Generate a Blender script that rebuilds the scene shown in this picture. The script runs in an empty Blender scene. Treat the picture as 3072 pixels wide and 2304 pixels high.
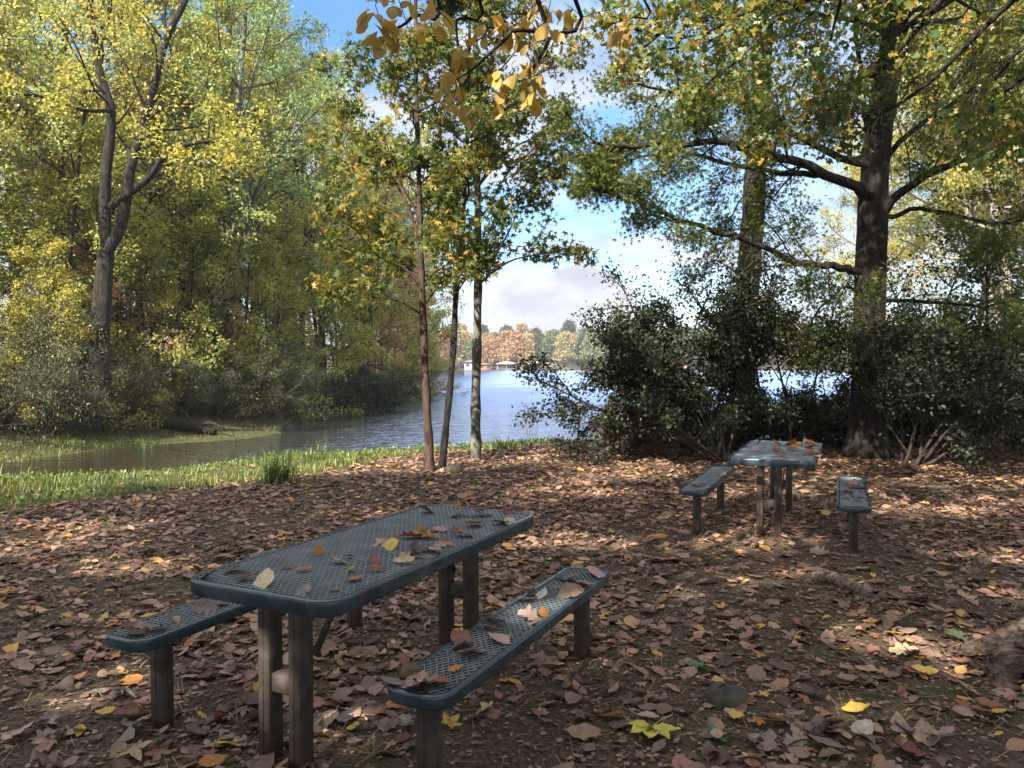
import bpy, math, random
import numpy as np
from mathutils import Vector, Matrix

rad = math.radians
scene = bpy.context.scene
COL = scene.collection
CAM_H, F, PITCH = 1.616, 2300.0, math.atan(62 / 2300.0)
CP, SP = math.cos(PITCH), math.sin(PITCH)


# ------------------------------------------------------------------ helpers
def ray(px, py):
    dx, du = (px - 1536) / F, (1152 - py) / F
    return np.array([dx, CP + du * SP, -SP + du * CP])


def at(px, py, Y):
    """world point at depth Y in the direction surveyed on the photograph"""
    d = ray(px, py)
    return d * (Y / d[1]) + np.array([0, 0, CAM_H])


def on_plane(px, py, z):
    d = ray(px, py)
    return d * ((z - CAM_H) / d[2]) + np.array([0, 0, CAM_H])


def norm(v):
    return v / max(1e-9, math.sqrt(v[0] * v[0] + v[1] * v[1] + v[2] * v[2]))


def nrows(a):
    return a / np.maximum(1e-9, np.linalg.norm(a, axis=1, keepdims=True))


def make_mesh(name, V, faces, v=None, smooth=False, extra=None):
    V = np.asarray(V, dtype=np.float32)
    faces = [np.asarray(f, dtype=np.int32) for f in faces if len(f)]
    me = bpy.data.meshes.new(name)
    me.vertices.add(len(V))
    me.vertices.foreach_set('co', V.ravel())
    idx = np.concatenate([f.ravel() for f in faces])
    tot = np.concatenate([np.full(len(f), f.shape[1], np.int32) for f in faces])
    start = np.concatenate([[0], np.cumsum(tot)[:-1]]).astype(np.int32)
    me.loops.add(len(idx))
    me.loops.foreach_set('vertex_index', idx)
    me.polygons.add(len(tot))
    me.polygons.foreach_set('loop_start', start)
    if smooth:
        me.polygons.foreach_set('use_smooth', np.ones(len(tot), bool))
    me.update(calc_edges=True)
    if v is not None:
        a = me.attributes.new('v', 'FLOAT', 'FACE')
        a.data.foreach_set('value', np.asarray(v, np.float32))
    if extra:
        for k, arr in extra.items():
            a = me.attributes.new(k, 'FLOAT', 'POINT')
            a.data.foreach_set('value', np.asarray(arr, np.float32))
    return me


def link(name, me, mat=None, parent=None, loc=None, rz=0.0):
    o = bpy.data.objects.new(name, me)
    COL.objects.link(o)
    if mat is not None and me is not None and len(me.materials) == 0:
        me.materials.append(mat)
    if parent is not None:
        o.parent = parent
    if loc is not None:
        o.location = loc
    o.rotation_euler = (0, 0, rz)
    return o


def tag(o, label=None, cat=None, group=None, kind=None):
    if label: o['label'] = label
    if cat: o['category'] = cat
    if group: o['group'] = group
    if kind: o['kind'] = kind
    return o


def thing(name, label, cat, loc=(0, 0, 0), rz=0.0, group=None):
    o = bpy.data.objects.new(name, None)
    o.empty_display_size = 0.2
    COL.objects.link(o)
    o.location = loc
    o.rotation_euler = (0, 0, rz)
    return tag(o, label, cat, group)


def dup(root, loc, rz=0.0, sc=1.0, label=None, group=None):
    r = root.copy()
    COL.objects.link(r)
    r.location = loc
    r.rotation_euler = (0, 0, rz)
    r.scale = (sc, sc, sc) if not isinstance(sc, tuple) else sc
    if label: r['label'] = label
    if group: r['group'] = group
    for ch in list(root.children):
        c = ch.copy()
        COL.objects.link(c)
        c.parent = r
        for g in list(ch.children):
            d = g.copy()
            COL.objects.link(d)
            d.parent = c
    return r


class MB:
    """collects pieces of ONE mesh"""
    def __init__(s):
        s.V, s.Q, s.T, s.vq, s.vt, s.n = [], [], [], [], [], 0

    def add(s, V, quads=None, tris=None, v=0.5):
        V = np.asarray(V, dtype=np.float64)
        if quads is not None and len(quads):
            q = np.asarray(quads) + s.n
            s.Q.append(q); s.vq.append(np.full(len(q), v) if np.isscalar(v) else np.asarray(v))
        if tris is not None and len(tris):
            t = np.asarray(tris) + s.n
            s.T.append(t); s.vt.append(np.full(len(t), v) if np.isscalar(v) else np.asarray(v))
        s.V.append(V); s.n += len(V)

    def box(s, c, size, rot=None, bev=0.0, v=0.5):
        hx, hy, hz = [q / 2 for q in size]
        if bev <= 0:
            P = np.array([[x * hx, y * hy, z * hz] for z in (-1, 1) for x, y in ((-1, -1), (1, -1), (1, 1), (-1, 1))])
            Q = [[3, 2, 1, 0], [4, 5, 6, 7], [0, 1, 5, 4], [1, 2, 6, 5], [2, 3, 7, 6], [3, 0, 4, 7]]
        else:
            b = bev
            ring = [(-hx + b, -hy), (hx - b, -hy), (hx, -hy + b), (hx, hy - b), (hx - b, hy), (-hx + b, hy), (-hx, hy - b), (-hx, -hy + b)]
            sm = (hx - b) / hx, (hy - b) / hy
            P = [[x * sm[0], y * sm[1], -hz] for x, y in ring] + [[x, y, -hz + b] for x, y in ring] + \
                [[x, y, hz - b] for x, y in ring] + [[x * sm[0], y * sm[1], hz] for x, y in ring]
            P = np.array(P)
            Q = []
            for l in range(3):
                for i in range(8):
                    j = (i + 1) % 8
                    Q.append([l * 8 + i, l * 8 + j, l * 8 + 8 + j, l * 8 + 8 + i])
            for o in (0, 24):
                q = [[o, o + 1, o + 2, o + 7], [o + 7, o + 2, o + 3, o + 6], [o + 6, o + 3, o + 4, o + 5]]
                Q += [x[::-1] for x in q] if o == 0 else q
        if rot is not None:
            P = P @ np.array(rot).T
        s.add(P + np.asarray(c), quads=Q, v=v)

    def tube(s, pts, rr, k=6, cap=False, v=0.5, jag=0.0, seed=0):
        pts = np.asarray(pts, dtype=np.float64)
        n = len(pts)
        rr = np.broadcast_to(np.asarray(rr, dtype=np.float64), (n,)) if np.ndim(rr) else np.full(n, rr)
        tg = nrows(np.gradient(pts, axis=0))
        ref = np.array([1.0, 0, 0]) if abs(tg[0][0]) < 0.8 else np.array([0, 1.0, 0])
        u = norm(ref - tg[0] * (ref @ tg[0]))
        U = np.empty((n, 3)); U[0] = u
        for i in range(1, n):
            u = norm(u - tg[i] * (u @ tg[i])); U[i] = u
        W = np.cross(tg, U)
        a = np.arange(k) * 2 * math.pi / k
        R_ = rr[:, None] * np.ones((1, k))
        if jag:
            rg = np.random.default_rng(seed)
            R_ = R_ * (1 + jag * (rg.random((n, k)) - .5) + jag * (rg.random((1, k)) - .5))
        V = pts[:, None, :] + R_[:, :, None] * (np.cos(a)[None, :, None] * U[:, None, :] + np.sin(a)[None, :, None] * W[:, None, :])
        i = np.arange(n - 1)[:, None] * k
        j = np.arange(k)[None, :]
        j2 = (j + 1) % k
        Q = np.stack([i + j, i + j2, i + k + j2, i + k + j], -1).reshape(-1, 4)
        V = V.reshape(-1, 3)
        if cap:
            c = [pts[0] , pts[-1]]
            m = len(V)
            V = np.vstack([V, c])
            T = [[m, (q + 1) % k, q] for q in range(k)] + [[m + 1, (n - 1) * k + q, (n - 1) * k + (q + 1) % k] for q in range(k)]
            s.add(V, quads=Q, tris=T, v=v)
        else:
            s.add(V, quads=Q, v=v)

    def mesh(s, name, smooth=False):
        fs, vs = [], []
        if s.Q: fs.append(np.vstack(s.Q)); vs.append(np.concatenate(s.vq))
        if s.T: fs.append(np.vstack(s.T)); vs.append(np.concatenate(s.vt))
        return make_mesh(name, np.vstack(s.V), fs, np.concatenate(vs), smooth)


# ------------------------------------------------------------------ materials
def new_mat(name):
    m = bpy.data.materials.new(name)
    m.use_nodes = True
    nt = m.node_tree
    nt.nodes.clear()
    out = nt.nodes.new('ShaderNodeOutputMaterial')
    return m, nt, out


def nd(nt, t, **kw):
    n = nt.nodes.new(t)
    for k, val in kw.items():
        if k in n.inputs.keys() if isinstance(k, str) else False:
            n.inputs[k].default_value = val
        else:
            setattr(n, k, val)
    return n


def ramp(nt, stops, interp='LINEAR'):
    r = nt.nodes.new('ShaderNodeValToRGB')
    r.color_ramp.interpolation = interp
    els = r.color_ramp.elements
    els[0].position, els[0].color = stops[0][0], (*stops[0][1], 1)
    els[1].position, els[1].color = stops[-1][0], (*stops[-1][1], 1)
    for p, c in stops[1:-1]:
        e = els.new(p); e.color = (*c, 1)
    return r


def leaf_mat(name, stops, trans=0.42, gloss=0.05, rough=0.45, hue_spread=0.12, interp='LINEAR', tint=(1.15, 1.1, 0.6)):
    m, nt, out = new_mat(name)
    L = nt.links.new
    at_ = nt.nodes.new('ShaderNodeAttribute'); at_.attribute_name = 'v'
    oi = nt.nodes.new('ShaderNodeObjectInfo')
    ma = nt.nodes.new('ShaderNodeMath'); ma.operation = 'MULTIPLY_ADD'
    L(oi.outputs['Random'], ma.inputs[0]); ma.inputs[1].default_value = hue_spread; ma.inputs[2].default_value = -hue_spread / 2
    ad = nt.nodes.new('ShaderNodeMath'); ad.operation = 'ADD'; ad.use_clamp = True
    L(at_.outputs['Fac'], ad.inputs[0]); L(ma.outputs[0], ad.inputs[1])
    r = ramp(nt, stops, interp)
    L(ad.outputs[0], r.inputs['Fac'])
    df = nt.nodes.new('ShaderNodeBsdfDiffuse'); L(r.outputs['Color'], df.inputs['Color'])
    last = df.outputs[0]
    if trans > 0:
        tc = nt.nodes.new('ShaderNodeMix'); tc.data_type = 'RGBA'; tc.blend_type = 'MULTIPLY'
        tc.inputs['Factor'].default_value = 1.0
        L(r.outputs['Color'], tc.inputs[6]); tc.inputs[7].default_value = (*tint, 1)
        tr = nt.nodes.new('ShaderNodeBsdfTranslucent'); L(tc.outputs[2], tr.inputs['Color'])
        mx = nt.nodes.new('ShaderNodeMixShader'); mx.inputs[0].default_value = trans
        L(df.outputs[0], mx.inputs[1]); L(tr.outputs[0], mx.inputs[2])
        last = mx.outputs[0]
    if gloss > 0:
        gl = nt.nodes.new('ShaderNodeBsdfGlossy'); gl.inputs['Roughness'].default_value = rough
        gl.inputs['Color'].default_value = (.9, .9, .9, 1)
        mg = nt.nodes.new('ShaderNodeMixShader'); mg.inputs[0].default_value = gloss
        L(last, mg.inputs[1]); L(gl.outputs[0], mg.inputs[2]); last = mg.outputs[0]
    L(last, out.inputs['Surface'])
    return m


def noise_mat(name, c1, c2, scale=6.0, rough=0.8, stretch=(1, 1, 1), bump=0.0, bscale=None, detail=5, c3=None, spec=0.3, lo=.35, hi=.65, patch=None, coat=0.0, bdist=0.02):
    m, nt, out = new_mat(name)
    L = nt.links.new
    tc = nt.nodes.new('ShaderNodeTexCoord')
    mp = nt.nodes.new('ShaderNodeMapping'); mp.inputs['Scale'].default_value = stretch
    L(tc.outputs['Object'], mp.inputs[0])
    n1 = nt.nodes.new('ShaderNodeTexNoise'); n1.inputs['Scale'].default_value = scale; n1.inputs['Detail'].default_value = detail
    L(mp.outputs[0], n1.inputs['Vector'])
    st = [(lo, c1), (hi, c2)] if c3 is None else [(lo, c1), ((lo + hi) / 2, c2), (hi, c3)]
    r = ramp(nt, st); L(n1.outputs['Fac'], r.inputs['Fac'])
    colr = r.outputs['Color']
    if patch:
        pc, psc, plo, phi = patch
        n3 = nt.nodes.new('ShaderNodeTexNoise'); n3.inputs['Scale'].default_value = psc; n3.inputs['Detail'].default_value = 4
        L(tc.outputs['Object'], n3.inputs['Vector'])
        mr = nt.nodes.new('ShaderNodeMapRange'); mr.inputs[1].default_value = plo; mr.inputs[2].default_value = phi
        L(n3.outputs['Fac'], mr.inputs[0])
        mx = nt.nodes.new('ShaderNodeMix'); mx.data_type = 'RGBA'
        L(mr.outputs[0], mx.inputs['Factor']); L(colr, mx.inputs[6]); mx.inputs[7].default_value = (*pc, 1)
        colr = mx.outputs[2]
    p = nt.nodes.new('ShaderNodeBsdfPrincipled')
    L(colr, p.inputs['Base Color'])
    p.inputs['Roughness'].default_value = rough
    p.inputs['Specular IOR Level'].default_value = spec
    if coat: p.inputs['Coat Weight'].default_value = coat; p.inputs['Coat Roughness'].default_value = .15
    if bump:
        n2 = nt.nodes.new('ShaderNodeTexNoise'); n2.inputs['Scale'].default_value = bscale or scale * 2; n2.inputs['Detail'].default_value = 6
        L(mp.outputs[0], n2.inputs['Vector'])
        b = nt.nodes.new('ShaderNodeBump'); b.inputs['Strength'].default_value = bump; b.inputs['Distance'].default_value = bdist
        L(n2.outputs['Fac'], b.inputs['Height']); L(b.outputs[0], p.inputs['Normal'])
    L(p.outputs[0], out.inputs['Surface'])
    return m


M = {}
M['bark_dark'] = noise_mat('bark_dark', (.010, .008, .007), (.040, .033, .027), 7, .95, (3, 3, .7), 1.0, 16, patch=((.085, .09, .07), 2.2, .6, .78), bdist=.04)
M['bark_grey'] = noise_mat('bark_grey', (.04, .036, .028), (.13, .118, .095), 6, .95, (3, 3, .8), .8, 14, patch=((.24, .25, .20), 1.8, .5, .7))
M['bark_pale'] = noise_mat('bark_pale', (.16, .13, .10), (.38, .33, .26), 6, .9, (3, 3, .8), .6, 14)
M['bark_brown'] = noise_mat('bark_brown', (.025, .016, .012), (.085, .05, .038), 8, .95, (3, 3, .5), .7, 18, patch=((.10, .085, .065), 1.5, .6, .75))
M['bark_pine'] = noise_mat('bark_pine', (.016, .012, .010), (.06, .046, .036), 5, .95, (2.6, 2.6, .6), 1.0, 9, c3=(.12, .10, .08), bdist=.04)
M['bark_root'] = noise_mat('bark_root', (.035, .024, .019), (.17, .12, .092), 16, .95, (.7, 2.6, 2.6), 1.0, 22, bdist=.035)
M['stem'] = noise_mat('stem', (.022, .015, .012), (.06, .042, .033), 10, .9, (2, 2, .6), .5)

# leaves of the trees: leaf hues, those of the wood brightened to lift its shade
M['lf_yellow'] = leaf_mat('lf_yellow', [(0, (0.145, 0.184, 0.064)), (.3, (0.292, 0.306, 0.088)), (.65, (0.481, 0.428, 0.101)), (.9, (0.612, 0.459, 0.114)), (1, (0.407, 0.199, 0.077))], .5, .018, .5)
M['lf_olive'] = leaf_mat('lf_olive', [(0, (0.143, 0.209, 0.098)), (.35, (0.285, 0.360, 0.149)), (.7, (0.513, 0.508, 0.220)), (1, (0.796, 0.568, 0.248))], .5, .018, .5)
M['lf_brown'] = leaf_mat('lf_brown', [(0, (0.236, 0.221, 0.138)), (.35, (0.499, 0.358, 0.181)), (.7, (0.734, 0.468, 0.228)), (1, (0.786, 0.330, 0.161))], .4)
M['lf_under'] = leaf_mat('lf_under', [(0, (0.130, 0.179, 0.049)), (.4, (0.244, 0.293, 0.081)), (.7, (0.488, 0.471, 0.114)), (1, (0.715, 0.520, 0.098))], .5, .018, .5)
M['lf_green'] = leaf_mat('lf_green', [(0, (0.114, 0.206, 0.112)), (.5, (0.228, 0.357, 0.168)), (.85, (0.390, 0.477, 0.225)), (1, (0.714, 0.649, 0.225))], .5, .018, .5)
M['lf_grey'] = leaf_mat('lf_grey', [(0, (0.054, 0.070, 0.031)), (.5, (0.102, 0.118, 0.054)), (.9, (0.180, 0.186, 0.084)), (1, (0.300, 0.240, 0.084))], .3, .03)
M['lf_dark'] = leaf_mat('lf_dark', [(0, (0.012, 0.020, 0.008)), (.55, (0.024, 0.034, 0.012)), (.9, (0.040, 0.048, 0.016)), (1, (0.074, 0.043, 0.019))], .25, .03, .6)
M['lf_oak'] = leaf_mat('lf_oak', [(0, (0.050, 0.081, 0.022)), (.5, (0.106, 0.144, 0.031)), (.8, (0.200, 0.200, 0.044)), (.94, (0.325, 0.213, 0.037)), (1, (0.338, 0.112, 0.031))], .5, .018, .5)
M['lf_gum'] = leaf_mat('lf_gum', [(0, (0.050, 0.088, 0.025)), (.5, (0.112, 0.150, 0.037)), (.75, (0.250, 0.225, 0.044)), (.9, (0.475, 0.300, 0.044)), (1, (0.450, 0.138, 0.037))], .5, .018, .5)
M['lf_maple'] = leaf_mat('lf_maple', [(0, (0.060, 0.117, 0.031)), (.45, (0.120, 0.179, 0.041)), (.7, (0.300, 0.276, 0.043)), (.88, (0.480, 0.276, 0.036)), (1, (0.504, 0.138, 0.029))], .55)
M['lf_tan'] = leaf_mat('lf_tan', [(0, (0.209, 0.152, 0.048)), (.4, (0.399, 0.266, 0.067)), (.75, (0.522, 0.351, 0.085)), (1, (0.475, 0.228, 0.048))], .42, .03)
M['lf_red'] = leaf_mat('lf_red', [(0, (.06, .06, .025)), (.5, (.12, .06, .03)), (1, (.20, .07, .035))], .35)
M['lf_pine'] = leaf_mat('lf_pine', [(0, (.02, .04, .018)), (1, (.06, .085, .035))], .1)
M['lf_far'] = leaf_mat('lf_far', [(0, (0.085, 0.133, 0.075)), (.28, (0.152, 0.194, 0.094)), (.5, (0.342, 0.337, 0.150)), (.68, (0.437, 0.347, 0.163)), (.85, (0.418, 0.265, 0.150)), (1, (0.361, 0.173, 0.125))], .3, 0, hue_spread=.95)
M['lf_litter'] = leaf_mat('lf_litter', [(0, (0.066, 0.037, 0.028)), (.25, (0.138, 0.080, 0.057)), (.5, (0.238, 0.144, 0.100)), (.7, (0.335, 0.210, 0.142)), (.84, (0.238, 0.089, 0.052)), (.92, (0.431, 0.263, 0.151)), (.97, (0.538, 0.305, 0.057)), (1, (0.431, 0.147, 0.038))], .15, .045, .5)
M['grass'] = leaf_mat('grass', [(0, (0.062, 0.088, 0.025)), (.5, (0.136, 0.177, 0.043)), (.85, (0.272, 0.265, 0.072)), (1, (0.420, 0.309, 0.143))], .35, .03)
SUNDIR = (213, 42)
SUN_E, SKY_S, EXPO, SKY_V, CLOUD_S = 5.0, .11, 1.68, .80, 2.3
CLOUD_OFS = (3.1, 1.7, 0)
HAZE = 0.0006
DENOISE = True
SHADE = [(-4.8, -6.5, 17, 'lf_green'), (.3, -8, 16, 'lf_green'), (4.8, -5.5, 14, 'lf_yellow'), (-8.5, -5.5, 14, 'lf_yellow'), (-1.5, -4.2, 13, 'lf_yellow'), (8.5, -2.5, 13, 'lf_olive'), (-10.5, -4.5, 16, 'lf_green')]
GAPS = [(.55, 6.9, .8, .42), (1.3, 6.75, .6, .34), (1.95, 7.0, .4, .25), (2.45, 4.35, .75, .42), (4.2, 6.3, .8, .36), (3.5, 5.3, .7, .3), (-2.1, 3.75, .6, .24), (-3.0, 6.0, .8, .3), (-.8, 3.4, .28, .42), (-5, 11.6, 2.8, 1.5), (-1.5, 13.9, 1.7, .9), (.45, 3.95, .3, .28), (6.2, 10.4, 1.5, .55), (-1.6, 8.2, .8, .3), (1.1, 9.4, .6, .25), (-4.3, 7.6, .9, .35), (2.2, 5.7, .6, .24), (-.45, 5.3, .4, .16), (1.6, 3.6, .4, .18), (1.2, 5.2, .4, .16), (4.6, 8.3, 1.0, .35), (1.9, 8.0, .3, .22)]  # sun patches wanted on the ground; leaves shading them are left out
M['lf_weed'] = leaf_mat('lf_weed', [(0, (.05, .09, .022)), (.6, (.11, .17, .035)), (1, (.24, .24, .05))], .3, .04)
M['grass_dry'] = leaf_mat('grass_dry', [(0, (.05, .06, .022)), (.5, (.10, .10, .04)), (1, (.20, .145, .075))], .3, .02)
M['grass_tuft'] = leaf_mat('grass_tuft', [(0, (.04, .085, .02)), (.7, (.09, .15, .035)), (1, (.20, .19, .05))], .35, .05)
M['lf_straw'] = leaf_mat('lf_straw', [(0, (.16, .11, .07)), (.6, (.28, .20, .12)), (1, (.40, .30, .18))], .1, .03)
M['lf_farpine'] = leaf_mat('lf_farpine', [(0, (.04, .065, .045)), (1, (.09, .12, .06))], .15, 0)
OVER_GAIN = 1.45  # extra brightness of the added overhead cloud, as fill light

# ------------------------------------------------------------------ terrain
WATER_Z = -0.70
LAKE = np.array([(-60, 5), (-20, 11), (-12, 13.3), (-8.2, 15.2), (-4.5, 18.6), (-.3, 20.8), (2, 20.8), (7, 21.3), (11, 23), (14, 26), (18, 34),
                 (22, 50), (42, 70), (120, 85), (330, 110), (420, 200), (150, 246), (60, 250), (0, 253), (-60, 257), (-150, 262), (-200, 235), (-150, 200),
                 (-60, 120), (-22, 80), (-9, 67), (-5.6, 61), (-5.4, 50), (-6.1, 39.4), (-8, 33), (-8.7, 28.5), (-7.7, 25.4), (-8.0, 23.6), (-10.4, 21.4), (-11.6, 18.2), (-16, 15.8),
                 (-30, 11.5), (-60, 9)], float)


def wob(x, y):
    return .5 * np.sin(x * .9 + 1.3 * np.sin(y * .37)) + .35 * np.sin(y * 1.1 + x * .43) + .25 * np.sin(x * 2.3 - y * 1.7)


def lake_sd(x, y):
    """signed distance to the shore, negative on the water"""
    x = np.asarray(x, float); y = np.asarray(y, float)
    d = np.full(x.shape, 1e9); ins = np.zeros(x.shape, bool)
    for i in range(len(LAKE)):
        ax, ay = LAKE[i - 1]; bx, by = LAKE[i]
        ex, ey = bx - ax, by - ay
        t = np.clip(((x - ax) * ex + (y - ay) * ey) / (ex * ex + ey * ey), 0, 1)
        d = np.minimum(d, np.hypot(x - ax - t * ex, y - ay - t * ey))
        if ay != by:
            c = ((ay > y) != (by > y)) & (x < ex * (y - ay) / ey + ax)
            ins ^= c
    return np.where(ins, -d, d) + .22 * wob(x, y)


def sstep(t):
    t = np.clip(t, 0, 1)
    return t * t * (3 - 2 * t)


def gz(x, y):
    x = np.asarray(x, float); y = np.asarray(y, float)
    d = lake_sd(x, y)
    land = WATER_Z + .70 * sstep(d / 6.0 + .02)
    left = (x < -4) & (y > 14.6 - np.clip(-x - 12, 0, 50) * .25)
    land = land + np.where((y < 230) & left, .035 * np.clip(d, 0, 60), 0)
    land = land + np.where(y > 228, .085 * np.clip(d, 0, 130), 0)
    land = land + .03 * wob(x * .8, y * .8) * sstep((np.hypot(x, y - 5) - 4) / 6)
    water = WATER_Z + np.clip(d * .18, -1.6, 0)
    return np.where(d > 0, land, water)


def grass_amt(x, y):
    d = lake_sd(x, y)
    edge = 5.6 + np.clip((-x - 1.0) * .55, 0, 3.2) + .5 * wob(x * 1.3, y * 1.3)
    edge = np.where(x > 1.4, edge - 3.0 * sstep((x - 1.4) / 1.2) - 6 * sstep((x - 2.6) / 2), edge)
    g = sstep((edge - d) / 1.0) * (d > -.1) * (y < 30)
    leftbank = (x < -4.0) & (y > 15.5) & (y < 66)
    g = np.where(leftbank, sstep((2.6 + .8 * wob(x, y) - d) / .8) * (d > -.05) * .8, g)
    return g


def axis_pts(lo, hi, fine_lo, fine_hi, step, growth):
    a = list(np.arange(fine_lo, fine_hi + 1e-6, step))
    s, p = step, a[-1]
    while p < hi:
        s *= growth; p += s; a.append(p)
    s, p = step, a[0]
    b = []
    while p > lo:
        s *= growth; p -= s; b.append(p)
    return np.array(b[::-1] + a)


xs = axis_pts(-900, 900, -14, 9, .2, 1.10)
ys = axis_pts(-120, 1300, .5, 26, .2, 1.07)
X, Y = np.meshgrid(xs, ys)
Z = gz(X, Y)
nx, ny = len(xs), len(ys)
i, j = np.meshgrid(np.arange(nx - 1), np.arange(ny - 1))
Q = np.stack([j * nx + i, j * nx + i + 1, (j + 1) * nx + i + 1, (j + 1) * nx + i], -1).reshape(-1, 4)
ga = grass_amt(X, Y).ravel()
me = make_mesh('ground', np.stack([X, Y, Z], -1).reshape(-1, 3), [Q], smooth=True, extra={'grassy': ga})
m, nt, out = new_mat('ground_soil')
L = nt.links.new
tc = nt.nodes.new('ShaderNodeTexCoord')
n1 = nd(nt, 'ShaderNodeTexNoise'); n1.inputs['Scale'].default_value = 55; n1.inputs['Detail'].default_value = 8
n2 = nd(nt, 'ShaderNodeTexNoise'); n2.inputs['Scale'].default_value = 1.3; n2.inputs['Detail'].default_value = 5
n3 = nd(nt, 'ShaderNodeTexNoise'); n3.inputs['Scale'].default_value = 160; n3.inputs['Detail'].default_value = 4
for n in (n1, n2, n3): L(tc.outputs['Object'], n.inputs['Vector'])
r1 = ramp(nt, [(.3, (.028, .02, .014)), (.5, (.07, .05, .034)), (.7, (.13, .095, .066))]); L(n1.outputs['Fac'], r1.inputs[0])
r2 = ramp(nt, [(.3, (.03, .034, .01)), (.7, (.085, .088, .026))]); L(n3.outputs['Fac'], r2.inputs[0])
mr = nd(nt, 'ShaderNodeMapRange'); mr.inputs[1].default_value = .5; mr.inputs[2].default_value = .66; mr.inputs[4].default_value = .75; L(n2.outputs['Fac'], mr.inputs[0])
mx = nd(nt, 'ShaderNodeMix'); mx.data_type = 'RGBA'; L(mr.outputs[0], mx.inputs['Factor']); L(r1.outputs[0], mx.inputs[6]); L(r2.outputs[0], mx.inputs[7])
aa = nd(nt, 'ShaderNodeAttribute'); aa.attribute_name = 'grassy'
r3 = ramp(nt, [(.3, (.03, .035, .012)), (.7, (.075, .095, .03))]); L(n1.outputs['Fac'], r3.inputs[0])
mx2 = nd(nt, 'ShaderNodeMix'); mx2.data_type = 'RGBA'; L(aa.outputs['Fac'], mx2.inputs['Factor']); L(mx.outputs[2], mx2.inputs[6]); L(r3.outputs[0], mx2.inputs[7])
p = nd(nt, 'ShaderNodeBsdfPrincipled'); p.inputs['Roughness'].default_value = .95; p.inputs['Specular IOR Level'].default_value = .15
L(mx2.outputs[2], p.inputs['Base Color'])
b = nd(nt, 'ShaderNodeBump'); b.inputs['Strength'].default_value = .9; b.inputs['Distance'].default_value = .015
L(n1.outputs['Fac'], b.inputs['Height']); L(b.outputs[0], p.inputs['Normal'])
L(p.outputs[0], out.inputs['Surface'])
tag(link('ground', me, m), kind='structure')

# the lake
m, nt, out = new_mat('lake_water')
L = nt.links.new
tc = nt.nodes.new('ShaderNodeTexCoord')
p = nd(nt, 'ShaderNodeBsdfPrincipled')

p.inputs['Roughness'].default_value = .07
p.inputs['IOR'].default_value = 1.5
mpa = nd(nt, 'ShaderNodeMapping'); mpa.inputs['Scale'].default_value = (.55, 1.9, 1); mpa.inputs['Rotation'].default_value = (0, 0, rad(12))
mpb = nd(nt, 'ShaderNodeMapping'); mpb.inputs['Scale'].default_value = (2.2, 5.5, 1); mpb.inputs['Rotation'].default_value = (0, 0, rad(-8))
na = nd(nt, 'ShaderNodeTexNoise'); na.inputs['Scale'].default_value = 1.6; na.inputs['Detail'].default_value = 3; na.inputs['Distortion'].default_value = .6
nb = nd(nt, 'ShaderNodeTexNoise'); nb.inputs['Scale'].default_value = 1.6; nb.inputs['Detail'].default_value = 2
L(tc.outputs['Object'], mpa.inputs[0]); L(tc.outputs['Object'], mpb.inputs[0])
L(mpa.outputs[0], na.inputs['Vector']); L(mpb.outputs[0], nb.inputs['Vector'])
sx = nd(nt, 'ShaderNodeSeparateXYZ'); L(tc.outputs['Object'], sx.inputs[0])
# the inlet on the left is sheltered: calmer there
cal = nd(nt, 'ShaderNodeMapRange'); cal.inputs[1].default_value = -9; cal.inputs[2].default_value = -1; cal.inputs[3].default_value = .10; cal.inputs[4].default_value = 1.0
L(sx.outputs['X'], cal.inputs[0])
wr = ramp(nt, [(.1, (.06, .043, .022)), (1, (.055, .085, .14))]); L(cal.outputs[0], wr.inputs[0]); L(wr.outputs[0], p.inputs['Base Color'])  # open lake: blue of the reflected sky put into the base colour
mm = nd(nt, 'ShaderNodeMath'); mm.operation = 'MULTIPLY_ADD'; L(nb.outputs['Fac'], mm.inputs[0]); mm.inputs[1].default_value = .35; L(na.outputs['Fac'], mm.inputs[2])
m2_ = nd(nt, 'ShaderNodeMath'); m2_.operation = 'MULTIPLY'; L(mm.outputs[0], m2_.inputs[0]); L(cal.outputs[0], m2_.inputs[1])
# chop too fine to resolve out on the open lake scatters the reflection
rw = nd(nt, 'ShaderNodeMapRange'); rw.inputs[1].default_value = 20; rw.inputs[2].default_value = 75; rw.inputs[3].default_value = .06; rw.inputs[4].default_value = .42
rx = nd(nt, 'ShaderNodeMath'); rx.operation = 'MULTIPLY'; L(sx.outputs['Y'], rw.inputs[0]); L(rw.outputs[0], rx.inputs[0]); L(cal.outputs[0], rx.inputs[1]); L(rx.outputs[0], p.inputs['Roughness'])
b = nd(nt, 'ShaderNodeBump'); b.inputs['Strength'].default_value = 1.0; b.inputs['Distance'].default_value = .30
L(m2_.outputs[0], b.inputs['Height']); L(b.outputs[0], p.inputs['Normal'])
gl = nd(nt, 'ShaderNodeBsdfGlossy'); gl.inputs['Color'].default_value = (.50, .62, .88, 1); L(rx.outputs[0], gl.inputs['Roughness']); L(b.outputs[0], gl.inputs['Normal'])  # bluish tint stands in for reflected blue sky
fr = nd(nt, 'ShaderNodeFresnel'); fr.inputs['IOR'].default_value = 1.45
ms = nd(nt, 'ShaderNodeMixShader'); L(fr.outputs[0], ms.inputs[0]); L(p.outputs[0], ms.inputs[1]); L(gl.outputs[0], ms.inputs[2])
L(ms.outputs[0], out.inputs['Surface'])
wx = np.linspace(-320, 520, 43); wy = np.linspace(0, 330, 34)
WX, WY = np.meshgrid(wx, wy)
i, j = np.meshgrid(np.arange(42), np.arange(33))
Q = np.stack([j * 43 + i, j * 43 + i + 1, (j + 1) * 43 + i + 1, (j + 1) * 43 + i], -1).reshape(-1, 4)
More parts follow.
